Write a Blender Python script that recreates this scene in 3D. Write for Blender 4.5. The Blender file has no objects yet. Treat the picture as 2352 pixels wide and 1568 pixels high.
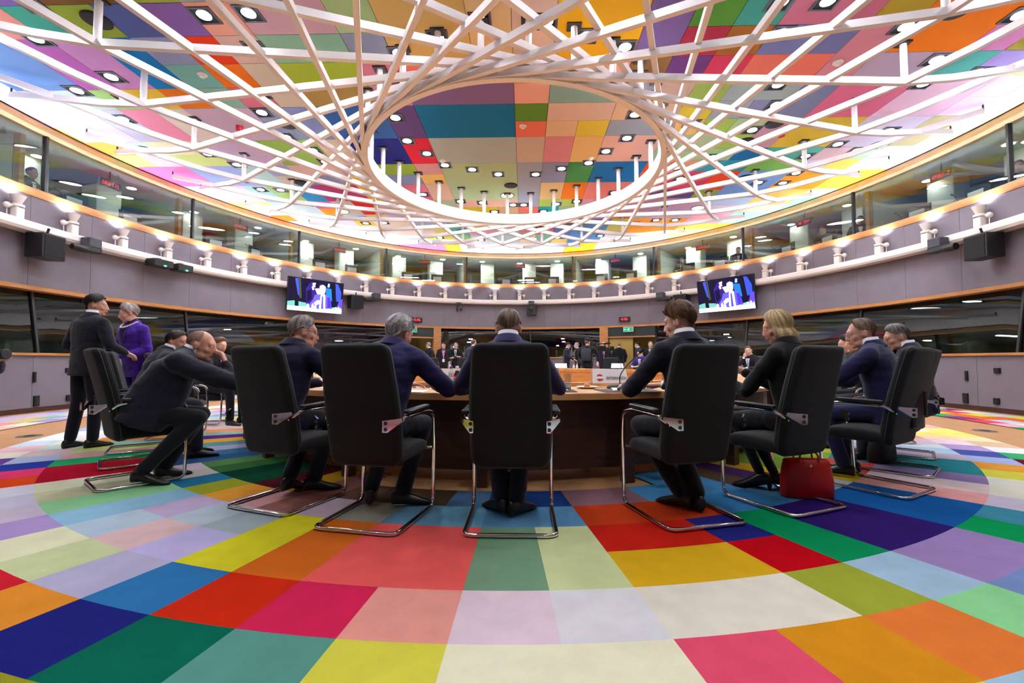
import bpy, bmesh, math, random
from mathutils import Vector, Matrix
from mathutils import noise as mnoise
rnd = random.Random(7)
S = bpy.context.scene
COL = S.collection
D2R = math.pi / 180

# ------------------------------------------------------------------ camera, world, exposure
cam = bpy.data.cameras.new('camera'); cam.sensor_width = 36; cam.lens = 36 * 1045 / 2352
cam.clip_start = .05; cam.clip_end = 200
camo = bpy.data.objects.new('camera', cam); COL.objects.link(camo)
camo.location = (0.2, 0, 1.0); camo.rotation_euler = ((90 + 2.411) * D2R, 0, 1.535 * D2R)
S.camera = camo
world = bpy.data.worlds.new('world'); S.world = world; world.use_nodes = True
world.node_tree.nodes['Background'].inputs[0].default_value = (.02, .02, .025, 1)
world.node_tree.nodes['Background'].inputs[1].default_value = .3
S.view_settings.view_transform = 'Standard'; S.view_settings.look = 'None'
S.view_settings.gamma = 1; S.view_settings.use_curve_mapping = False
S.view_settings.exposure = 0.0
S.cycles.max_bounces = 5; S.cycles.diffuse_bounces = 3; S.cycles.glossy_bounces = 3; S.cycles.transmission_bounces = 4
S.cycles.use_adaptive_sampling = True; S.cycles.adaptive_threshold = .22; S.cycles.adaptive_min_samples = 14; S.cycles.use_denoising = True; S.cycles.denoiser = 'OPENIMAGEDENOISE'
S.cycles.denoising_input_passes = 'RGB_ALBEDO_NORMAL'; S.render.use_persistent_data = False
S.cycles.transparent_max_bounces = 20; S.cycles.caustics_reflective = False; S.cycles.caustics_refractive = False
S.cycles.sample_clamp_indirect = 6; S.cycles.use_light_tree = True; S.cycles.blur_glossy = .5
DOWN_W, SCONCE_W, BOOTH_W, ROUND_W = 350, 80, 210, 22      # light strengths of the room's lamps

# ------------------------------------------------------------------ materials
def lin(c):
    r = []
    for v in c[:3]:
        v = v / 255 if max(c[:3]) > 1.001 else v
        r.append(v / 12.92 if v <= .04045 else ((v + .055) / 1.055) ** 2.4)
    return (*r, 1)
def hx(s): return tuple(int(s[i:i + 2], 16) for i in (0, 2, 4))
MATS = {}
def mat(name, c=(128, 128, 128), rough=.6, metal=0, bump=0, bscale=60, var=.0, vscale=8, spec=.5, coat=0, emit=None, es=0, stretch=None, attr=None, sheen=0, vdet=3):
    if name in MATS: return MATS[name]
    m = bpy.data.materials.new(name); m.use_nodes = True; MATS[name] = m
    nt = m.node_tree; b = nt.nodes['Principled BSDF']; L = nt.links.new; N = nt.nodes.new
    b.inputs['Roughness'].default_value = rough; b.inputs['Metallic'].default_value = metal
    b.inputs['Specular IOR Level'].default_value = spec
    if coat: b.inputs['Coat Weight'].default_value = coat; b.inputs['Coat Roughness'].default_value = .15
    if sheen: b.inputs['Sheen Weight'].default_value = sheen
    col = lin(c); src = None
    tc = N('ShaderNodeTexCoord'); mp = N('ShaderNodeMapping'); L(tc.outputs['Object'], mp.inputs[0])
    if stretch: mp.inputs['Scale'].default_value = stretch
    if attr:
        at = N('ShaderNodeAttribute'); at.attribute_name = attr; src = at.outputs['Color']
    if var:
        nz = N('ShaderNodeTexNoise'); nz.inputs['Scale'].default_value = vscale; nz.inputs['Detail'].default_value = vdet
        L(mp.outputs[0], nz.inputs['Vector'])
        mr = N('ShaderNodeMapRange'); mr.inputs['From Min'].default_value = .3; mr.inputs['From Max'].default_value = .7
        mr.inputs['To Min'].default_value = 1 - var; mr.inputs['To Max'].default_value = 1 + var; L(nz.outputs['Fac'], mr.inputs['Value'])
        mx = N('ShaderNodeVectorMath'); mx.operation = 'SCALE'
        if src: L(src, mx.inputs[0])
        else: mx.inputs[0].default_value = col[:3]
        L(mr.outputs[0], mx.inputs['Scale']); src = mx.outputs[0]
    if src: L(src, b.inputs['Base Color'])
    else: b.inputs['Base Color'].default_value = col
    if bump:
        nb = N('ShaderNodeTexNoise'); nb.inputs['Scale'].default_value = bscale; nb.inputs['Detail'].default_value = 4
        L(mp.outputs[0], nb.inputs['Vector']); bp = N('ShaderNodeBump'); bp.inputs['Strength'].default_value = bump; bp.inputs['Distance'].default_value = .02
        L(nb.outputs['Fac'], bp.inputs['Height']); L(bp.outputs[0], b.inputs['Normal'])
    if emit:
        b.inputs['Emission Color'].default_value = lin(emit); b.inputs['Emission Strength'].default_value = es
    return m
def emis(name, c, s, lit=True):
    if name in MATS: return MATS[name]
    m = bpy.data.materials.new(name); m.use_nodes = True; MATS[name] = m; nt = m.node_tree
    nt.nodes.remove(nt.nodes['Principled BSDF']); e = nt.nodes.new('ShaderNodeEmission')
    e.inputs[0].default_value = lin(c); e.inputs[1].default_value = s
    nt.links.new(e.outputs[0], nt.nodes['Material Output'].inputs[0]); m.cycles.emission_sampling = 'FRONT_BACK' if lit else 'NONE'; return m
def wood(name, c1, c2, sc=(1, 1, 6), rough=.4):
    if name in MATS: return MATS[name]
    m = mat(name, c1, rough); nt = m.node_tree; b = nt.nodes['Principled BSDF']; L = nt.links.new; N = nt.nodes.new
    tc = N('ShaderNodeTexCoord'); mp = N('ShaderNodeMapping'); mp.inputs['Scale'].default_value = sc; L(tc.outputs['Object'], mp.inputs[0])
    nz = N('ShaderNodeTexNoise'); nz.inputs['Scale'].default_value = 3; nz.inputs['Detail'].default_value = 6; L(mp.outputs[0], nz.inputs[0])
    cr = N('ShaderNodeValToRGB'); cr.color_ramp.elements[0].color = lin(c1); cr.color_ramp.elements[1].color = lin(c2)
    cr.color_ramp.elements[0].position = .35; cr.color_ramp.elements[1].position = .65
    L(nz.outputs['Fac'], cr.inputs[0]); L(cr.outputs[0], b.inputs['Base Color']); return m
def pane_glass(name, tint=(200, 215, 210), refl=1.0, ior=1.5):
    if name in MATS: return MATS[name]
    m = bpy.data.materials.new(name); m.use_nodes = True; MATS[name] = m; nt = m.node_tree; L = nt.links.new; N = nt.nodes.new
    nt.nodes.remove(nt.nodes['Principled BSDF'])
    t = N('ShaderNodeBsdfTransparent'); t.inputs[0].default_value = lin(tint); g = N('ShaderNodeBsdfGlossy'); g.inputs['Roughness'].default_value = .01
    f = N('ShaderNodeLayerWeight'); pw = N('ShaderNodeMath'); pw.operation = 'POWER'; pw.inputs[1].default_value = 5; L(f.outputs['Facing'], pw.inputs[0])
    k = N('ShaderNodeMath'); k.operation = 'MULTIPLY_ADD'; k.inputs[1].default_value = .95 * refl; k.inputs[2].default_value = .045 * refl; k.use_clamp = True
    L(pw.outputs[0], k.inputs[0]); mx = N('ShaderNodeMixShader'); L(k.outputs[0], mx.inputs[0]); L(t.outputs[0], mx.inputs[1]); L(g.outputs[0], mx.inputs[2])
    L(mx.outputs[0], nt.nodes['Material Output'].inputs[0]); return m
def attr_mat(name, rough=.8, bump=.3, bscale=250, var=.06, vscale=5, emit=0, spec=.3):
    m = mat(name, rough=rough, attr='Col', bump=bump, bscale=bscale, var=var, vscale=vscale, spec=spec)
    if emit:
        b = m.node_tree.nodes['Principled BSDF']; at = [n for n in m.node_tree.nodes if n.type == 'ATTRIBUTE'][0]
        m.node_tree.links.new(at.outputs['Color'], b.inputs['Emission Color']); b.inputs['Emission Strength'].default_value = emit; m.cycles.emission_sampling = 'NONE'
    return m

# ------------------------------------------------------------------ mesh helpers
def me_new(name, verts, faces, m=None, smooth=False, cols=None):
    me = bpy.data.meshes.new(name); me.from_pydata([tuple(v) for v in verts], [], faces); me.update()
    if m: me.materials.append(m)
    if smooth: me.polygons.foreach_set('use_smooth', [True] * len(me.polygons))
    if cols:
        a = me.color_attributes.new('Col', 'FLOAT_COLOR', 'CORNER'); k = []
        for p, c in zip(me.polygons, cols): k += list(c) * p.loop_total
        a.data.foreach_set('color', k)
    return me
class G:
    """collects shapes of one mesh"""
    def __init__(s): s.v = []; s.f = []; s.c = []
    def add(s, v, f, c=None):
        o = len(s.v); s.v += [Vector(p) for p in v]; s.f += [tuple(i + o for i in q) for q in f]; s.c += [c] * len(f); return s
    def box(s, cx, cy, cz, sx, sy, sz, M=None, c=None):
        v = [Vector((cx + i * sx / 2, cy + j * sy / 2, cz + k * sz / 2)) for i in (-1, 1) for j in (-1, 1) for k in (-1, 1)]
        if M: v = [M @ p for p in v]
        return s.add(v, [(0, 1, 3, 2), (4, 6, 7, 5), (0, 4, 5, 1), (2, 3, 7, 6), (0, 2, 6, 4), (1, 5, 7, 3)], c)
    def rbox(s, cx, cy, cz, sx, sy, sz, r=.01, seg=3, M=None, c=None):
        """box with rounded vertical edges and small top/bottom chamfer"""
        r = min(r, sx / 2 - 1e-4, sy / 2 - 1e-4); ch = min(r * .5, sz / 4); rings = []
        for z, ins in ((-sz / 2, ch), (-sz / 2 + ch, 0), (sz / 2 - ch, 0), (sz / 2, ch)):
            ring = []
            for (qx, qy, a0) in ((1, 1, 0), (-1, 1, 90), (-1, -1, 180), (1, -1, 270)):
                for i in range(seg + 1):
                    a = (a0 + 90 * i / seg) * D2R; rr = max(r - ins, 1e-4)
                    ring.append(Vector((cx + qx * (sx / 2 - r) + rr * math.cos(a), cy + qy * (sy / 2 - r) + rr * math.sin(a), cz + z)))
            rings.append(ring)
        return s.loft(rings, True, True, M, c)
    def loft(s, rings, cap0=True, cap1=True, M=None, c=None):
        n = len(rings[0]); v = [p for r in rings for p in r]
        if M: v = [M @ Vector(p) for p in v]
        f = [(i * n + j, i * n + (j + 1) % n, (i + 1) * n + (j + 1) % n, (i + 1) * n + j) for i in range(len(rings) - 1) for j in range(n)]
        if cap0: f.append(tuple(range(n))[::-1])
        if cap1: f.append(tuple((len(rings) - 1) * n + j for j in range(n)))
        return s.add(v, f, c)
    def tube(s, pts, r, n=10, closed=False, flat=1.0, c=None):
        pts = [Vector(p) for p in pts]; K = len(pts); rings = []; up = Vector((0, 0, 1))
        rr = r if isinstance(r, (list, tuple)) else [r] * K; pv = None
        for i, p in enumerate(pts):
            a = pts[(i - 1) % K] if (closed or i > 0) else p; b = pts[(i + 1) % K] if (closed or i < K - 1) else p
            t = (b - a).normalized()
            if pv is None:
                pv = t.cross(up) if abs(t.z) < .95 else t.cross(Vector((1, 0, 0)))
            x = (pv - t * pv.dot(t)).normalized(); y = t.cross(x); pv = x
            rings.append([p + (x * math.cos(2 * math.pi * j / n) + y * math.sin(2 * math.pi * j / n) * flat) * rr[i] for j in range(n)])
        if closed: rings.append(rings[0])
        return s.loft(rings, not closed, not closed, None, c)
    def lathe(s, prof, n=24, M=None, c=None, cap=True):
        rings = [[Vector((r * math.cos(2 * math.pi * j / n), r * math.sin(2 * math.pi * j / n), z)) for j in range(n)] for r, z in prof]
        return s.loft(rings, cap, cap, M, c)
    def ball(s, p, r, n=12, k=8, M=None, c=None):
        rx, ry, rz = r if isinstance(r, (tuple, list)) else (r, r, r)
        rings = []
        for i in range(k + 1):
            a = math.pi * i / k; a = min(max(a, .08), math.pi - .08)
            rings.append([Vector((p[0] + rx * math.sin(a) * math.cos(2 * math.pi * j / n), p[1] + ry * math.sin(a) * math.sin(2 * math.pi * j / n), p[2] - rz * math.cos(a))) for j in range(n)])
        return s.loft(rings, True, True, M, c)
    def cone(s, a, b, ra, rb, n=12, k=4):
        """round-ended tapered limb from a to b"""
        a = Vector(a); b = Vector(b); t = (b - a); L = t.length
        t = t / L if L > 1e-6 else Vector((0, 0, 1)); x = t.orthogonal().normalized(); y = t.cross(x); rings = []
        for i in range(k + 1):
            q = math.pi / 2 * (1 - i / k); q = min(q, 1.45); rings.append([a - t * ra * math.sin(q) + (x * math.cos(2 * math.pi * j / n) + y * math.sin(2 * math.pi * j / n)) * ra * math.cos(q) for j in range(n)])
        for i in range(k + 1):
            q = min(math.pi / 2 * i / k, 1.45); rings.append([b + t * rb * math.sin(q) + (x * math.cos(2 * math.pi * j / n) + y * math.sin(2 * math.pi * j / n)) * rb * math.cos(q) for j in range(n)])
        return s.loft(rings)
    def mesh(s, name, m=None, smooth=False):
        return me_new(name, s.v, s.f, m, smooth, s.c if s.c and s.c[0] is not None else None)
def sharp(me, ang=35):
    me.polygons.foreach_set('use_smooth', [True] * len(me.polygons)); me.set_sharp_from_angle(angle=ang * D2R); return me
def ob(name, data, parent=None, loc=None, rot=None, **kw):
    o = bpy.data.objects.new(name, data); COL.objects.link(o)
    if parent: o.parent = parent
    if loc is not None: o.location = loc
    if rot is not None: o.rotation_euler = rot
    for k, v in kw.items(): o[k] = v
    return o
def put(g, name, m, parent=None, smooth=0, loc=None, rot=None, **kw):
    me = g.mesh(name, m)
    if smooth: sharp(me, smooth)
    return ob(name, me, parent, loc, rot, **kw)
def thing(name, label, cat, loc=(0, 0, 0), rot=(0, 0, 0), group=None):
    o = ob(name, None, None, loc, rot, label=label, category=cat)
    if group: o['group'] = group
    return o
def tag(o, label, cat, group=None):
    o['label'] = label; o['category'] = cat
    if group: o['group'] = group
    return o
def copy_tree(o, parent=None):
    c = o.copy(); COL.objects.link(c); c.parent = parent
    for ch in list(o.children): copy_tree(ch, c)
    return c
def text_mesh(txt, size, m, depth=.001):
    cu = bpy.data.curves.new('text', 'FONT'); cu.body = txt; cu.size = size; cu.align_x = 'CENTER'; cu.align_y = 'CENTER'; cu.extrude = depth; cu.resolution_u = 3
    o = bpy.data.objects.new('text', cu); COL.objects.link(o)
    dg = bpy.context.evaluated_depsgraph_get(); me = bpy.data.meshes.new_from_object(o.evaluated_get(dg))
    bpy.data.objects.remove(o); bpy.data.curves.remove(cu); me.materials.clear(); me.materials.append(m); return me

# ------------------------------------------------------------------ the oval the whole room follows (centre 0, 9)
CY = 9.0; RA, RB = 9.3, 10.7; TA, TB = 5.857, 6.994     # room wall oval, carpet oval
def EP(phi, d=0, a=RA, b=RB):
    """point at angle phi (0 = towards the camera end, 180 = far end), offset d outwards along the normal"""
    t = (phi - 90) * D2R; x, y = a * math.cos(t), b * math.sin(t); n = Vector((math.cos(t) / a, math.sin(t) / b)).normalized()
    return Vector((x + n.x * d, CY + y + n.y * d, 0))
def EN(phi, a=RA, b=RB):
    t = (phi - 90) * D2R; return Vector((math.cos(t) / a, math.sin(t) / b, 0)).normalized()
def EZ(phi, a=RA, b=RB):
    """z rotation of an object whose local +y looks inwards to the room centre"""
    n = EN(phi, a, b); return math.atan2(n.x, -n.y)
def sweep(g, prof, p0, p1, step=2.0, a=RA, b=RB, c=None, closed=False):
    n = max(1, int(abs(p1 - p0) / step + .5)); rings = []
    for i in range(n + 1):
        ph = p0 + (p1 - p0) * i / n; rings.append([EP(ph, d, a, b) + Vector((0, 0, z)) for d, z in prof])
    full = abs(abs(p1 - p0) - 360) < .01
    return g.loft(rings, not full, not full, None, c)
def struct(name, g, m, smooth=30, **kw): return put(g, name, m, None, smooth, kind='structure', **kw)

# ================================================================== SETTING
M_wall = mat('grey_fabric_wall', (122, 114, 122), .9, bump=.25, bscale=180, var=.05, vscale=3, spec=.2)
M_oak = wood('oak_trim', (190, 132, 78), (168, 110, 60), (1, 1, 12), .45)
M_corn = wood('pale_oak_cornice', (232, 196, 150), (215, 176, 128), (1, 1, 12), .5)
M_floorw = wood('parquet', (206, 158, 108), (190, 140, 92), (.6, 5, 1), .35)
M_white = mat('white_paint', (232, 228, 228), .35, var=.01)
M_cream = mat('cream_paint', (222, 212, 205), .5, var=.02)
M_black = mat('black_plastic', (16, 16, 18), .45, bump=.05, bscale=300)
M_dark = mat('dark_metal', (30, 30, 34), .4, var=.03)
M_glassU = pane_glass('gallery_glass', (240, 247, 244), 2.2)
M_glassL = pane_glass('booth_glass', (112, 124, 122), 1.3)
M_base = wood('dark_baseboard', (70, 40, 28), (52, 30, 22), (1, 1, 8), .5)

g = G(); n = 96
ring = [[EP(360 * i / n, 4.2) + Vector((0, 0, z)) for i in range(n)] for z in (-.1, 0)]
g.loft(ring); struct('floor', g, M_floorw)

BAND = 6.65
def wall_band(name, spans, z0, z1, m=M_wall, panel=True):
    """one curved wall with its upholstered panels standing 1 cm proud, joints between"""
    g = G()
    for p0, p1 in spans: sweep(g, [(.012, z0), (.2, z0), (.2, z1), (.012, z1)], p0, p1)
    w = struct(name, g, mat('joint_shadow_fabric', (70, 66, 72), .9))
    for p0, p1 in spans:
        k = max(1, round((p1 - p0) / BAND))
        for i in range(k):
            a = p0 + (p1 - p0) * i / k; b = p0 + (p1 - p0) * (i + 1) / k; gap = .018
            gg = G(); sweep(gg, [(-.006, z0 + .004), (.011, z0 + .004), (.011, z1 - .004), (-.006, z1 - .004)], a + gap, b - gap, 1.2)
            put(gg, 'wall_panel', m, w, 30)
    return w
LOW = [(-147.5, 145.4), (158.9, 200.8)]
wall_band('wall_lower', LOW, .09, 1.1)
wall_band('wall_middle', [(-180, 180)], 2.44, 3.42)
wall_band('wall_upper', [(-180, 180)], 3.6, 4.18)
g = G()
for a, b in LOW: sweep(g, [(-.015, 0), (.2, 0), (.2, .09), (-.015, .09)], a, b)
struct('baseboard_lower', g, M_base)
g = G()
for a, b in LOW: sweep(g, [(-.05, 1.1), (.3, 1.1), (.3, 1.15), (-.05, 1.15)], a, b)
struct('trim_1', g, M_oak)                                     # sill of the lower windows
g = G(); sweep(g, [(-.03, 2.36), (.36, 2.36), (.36, 2.44), (-.03, 2.44)], 0, 360); struct('trim_2', g, M_oak)
g = G(); sweep(g, [(-.30, 3.47), (-.27, 3.42), (.2, 3.42), (.2, 3.6), (-.27, 3.6), (-.30, 3.56)], 0, 360); struct('trim_3', g, M_cream)   # lamp ledge
g = G(); sweep(g, [(-.035, 4.2), (-.025, 4.17), (.35, 4.17), (.35, 4.33), (-.025, 4.33), (-.035, 4.31)], 0, 360); struct('trim_4', g, M_oak)  # gallery rail
g = G(); sweep(g, [(-.09, 5.49), (-.07, 5.46), (.15, 5.46), (.15, 5.63), (-.07, 5.63), (-.09, 5.60)], 0, 360); struct('trim_5', g, M_corn)  # cornice
g = G(); sweep(g, [(-.05, 5.63), (.3, 5.63), (.3, 5.70), (-.05, 5.70)], 0, 360); struct('trim_6', g, M_black)   # shadow gap

# ---- windows: gallery band above, booth band below; every bay one pane, mullions between
UB = [-165.9, -145.5, -126.1, -107, -88.1, -69, -50, -30, -10, 10, 30, 50, 69, 88.1, 107, 126.1, 145.5, 165.9, 194.1]
LB = [-147.5, -126.1, -107, -88.1, -69, -50, -30, -10, 10, 30, 50, 69, 88.1, 107, 126.1, 145.4]
LB2 = [158.9, 177.1, 200.8]
def windows(name, bounds, z0, z1, glass, mull, lean=0):
    w = ob(name, None, kind='structure')
    for a, b in zip(bounds[:-1], bounds[1:]):
        g = G(); sweep(g, [(.03, z0), (.045, z0), (.045 + lean, z1), (.03 + lean, z1)], a + .12, b - .12, 1.5); put(g, 'pane', glass, w, 30)
    for a in bounds:
        p = EP(a, .04); g = G(); g.box(0, 0, (z0 + z1) / 2, .045, .09, z1 - z0); [setattr(v, 'y', v.y - lean) for v in g.v if v.z > z0 + .1]; put(g, 'mullion', mull, w, 0, (p.x, p.y, 0), (0, 0, EZ(a)))
    return w
windows('window_1', UB, 4.33, 5.46, M_glassU, M_dark)
windows('window_2', LB, 1.15, 2.36, M_glassL, M_dark, .18)
windows('window_3', LB2, 1.15, 2.36, M_glassL, M_dark, .18)

# ---- booth shells behind the glass
g = G(); sweep(g, [(.36, 4.0), (3.3, 4.0), (3.3, 4.12), (.36, 4.12)], 0, 360, 3); struct('floor_gallery', g, mat('gallery_floor', (70, 68, 70), .7))
g = G(); sweep(g, [(.16, 5.52), (3.3, 5.52), (3.3, 5.6), (.16, 5.6)], 0, 360, 3); struct('ceiling_gallery', g, mat('gallery_ceiling', (205, 212, 208), .8))
g = G(); sweep(g, [(3.2, 4.1), (3.3, 4.1), (3.3, 5.55), (3.2, 5.55)], 0, 360, 3); struct('wall_gallery', g, mat('gallery_back_wall', (150, 165, 162), .8))
g = G(); sweep(g, [(2.9, 0), (3.1, 0), (3.1, 2.9), (2.9, 2.9)], -146.5, 144.4, 3); sweep(g, [(2.9, 0), (3.1, 0), (3.1, 2.9), (2.9, 2.9)], 158.9, 200.8, 3)
struct('wall_booth', g, mat('booth_back_wall', (48, 54, 54), .8, var=.1, vscale=1))
g = G(); sweep(g, [(.2, 2.75), (4.2, 2.75), (4.2, 2.85), (.2, 2.85)], 0, 360, 3); struct('ceiling_booth', g, mat('booth_ceiling', (90, 92, 92), .8))
g = G()
for a, b in LOW: sweep(g, [(.31, .68), (2.9, .68), (2.9, .72), (.31, .72)], a + .6, b - .6, 3)
struct('floor_booth', g, mat('booth_floor', (40, 40, 44), .8))

M_col = mat('white_column', (225, 235, 230), .6); M_teal = mat('dark_teal_panel', (60, 82, 84), .5, var=.04); M_gold = wood('golden_jamb', (176, 138, 62), (150, 112, 48), (1, 1, 8), .5)
M_part = mat('pale_partition', (188, 200, 196), .7); M_door = mat('grey_door', (120, 136, 134), .6)
M_lampw = emis('booth_lamp', (255, 250, 235), BOOTH_W); M_lampd = emis('booth_lamp_dim', (255, 250, 235), BOOTH_W * .16); M_led = emis('red_led', (255, 40, 50), 3.2, False); M_ledbox = mat('led_box', (40, 8, 12), .3)
gi = 0
for i, (a, b) in enumerate(zip(UB[:-1], UB[1:])):
    # partition with a golden jamb at each mullion
    p = EP(a, 0); z = EZ(a)
    part = ob('wall_partition', None, None, (p.x, p.y, 0), (0, 0, z), kind='structure')
    gg = G().box(0, -1.9, 4.82, .06, 2.5, 1.4); put(gg, 'partition_panel', M_part, part)
    gg = G().box(0, -.55, 4.82, .1, .12, 1.4); put(gg, 'jamb', M_gold, part)
    if abs((a + 360) % 360 - 180) > 115: continue
    w = b - a; nlamp = 3 if w > 25 else 2
    for f in ((.30, .72) if w < 25 else (.18, .42, .78)):          # white columns
        q = EP(a + w * f, 1.7); gg = G().rbox(0, 0, 4.82, .62, .5, 1.4, .03); struct('wall_column', gg, M_col, loc=(q.x, q.y, 0), rot=(0, 0, EZ(a + w * f)))
    for f in ((.5, .9) if w < 25 else (.3, .6, .93)):              # dark panels on the back wall
        q = EP(a + w * f, 3.15); gg = G().box(0, 0, 4.75, 1.15, .06, 1.25); struct('wall_recess', gg, M_teal, loc=(q.x, q.y, 0), rot=(0, 0, EZ(a + w * f)))
    f = .88 if i % 2 else .12; q = EP(a + w * f, 2.9)
    d = ob('door_%d' % (10 + i), None, None, (q.x, q.y, 0), (0, 0, EZ(a + w * f)), kind='structure')
    put(G().box(0, 0, 4.7, .8, .04, 1.2), 'door_leaf', M_door, d); put(G().box(.2, .03, 4.8, .1, .02, .5), 'vision_panel', M_dark, d)
    gg = G()
    for x in (-.43, .43): gg.box(x, .02, 4.72, .06, .08, 1.26)
    gg.box(0, .02, 5.33, .92, .08, .06); put(gg, 'door_frame', M_black, d)
    for k in range(nlamp):                                        # round downlights of the booth
        f = (k + .5) / nlamp; q = EP(a + w * f, 1.0 + .25 * (k % 2))
        ph_ = (a + b) / 2; ph_ = ph_ if ph_ <= 180 else ph_ - 360; kb = round((180 - abs(ph_)) / 19.6); L = thing('booth_downlight', 'round white gallery downlight behind the glass, %s in %s' % (['left', 'right', 'far right'][k] if nlamp == 2 else ['left', 'middle', 'right'][k], 'the far middle bay' if kb == 0 else 'the %s bay to the %s' % (['first', 'second', 'third', 'fourth', 'fifth', 'sixth'][kb - 1], 'right' if ph_ > 0 else 'left')), 'light', (q.x, q.y, 5.515), group='gallery downlights')
        put(G().lathe([(.13, 0), (.13, -.012), (.105, -.014)], 20), 'bezel', M_white, L, 30); put(G().lathe([(.104, -.013), (.1, -.018)], 20), 'diffuser', M_lampw if kb < 3 else M_lampd, L)

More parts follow.
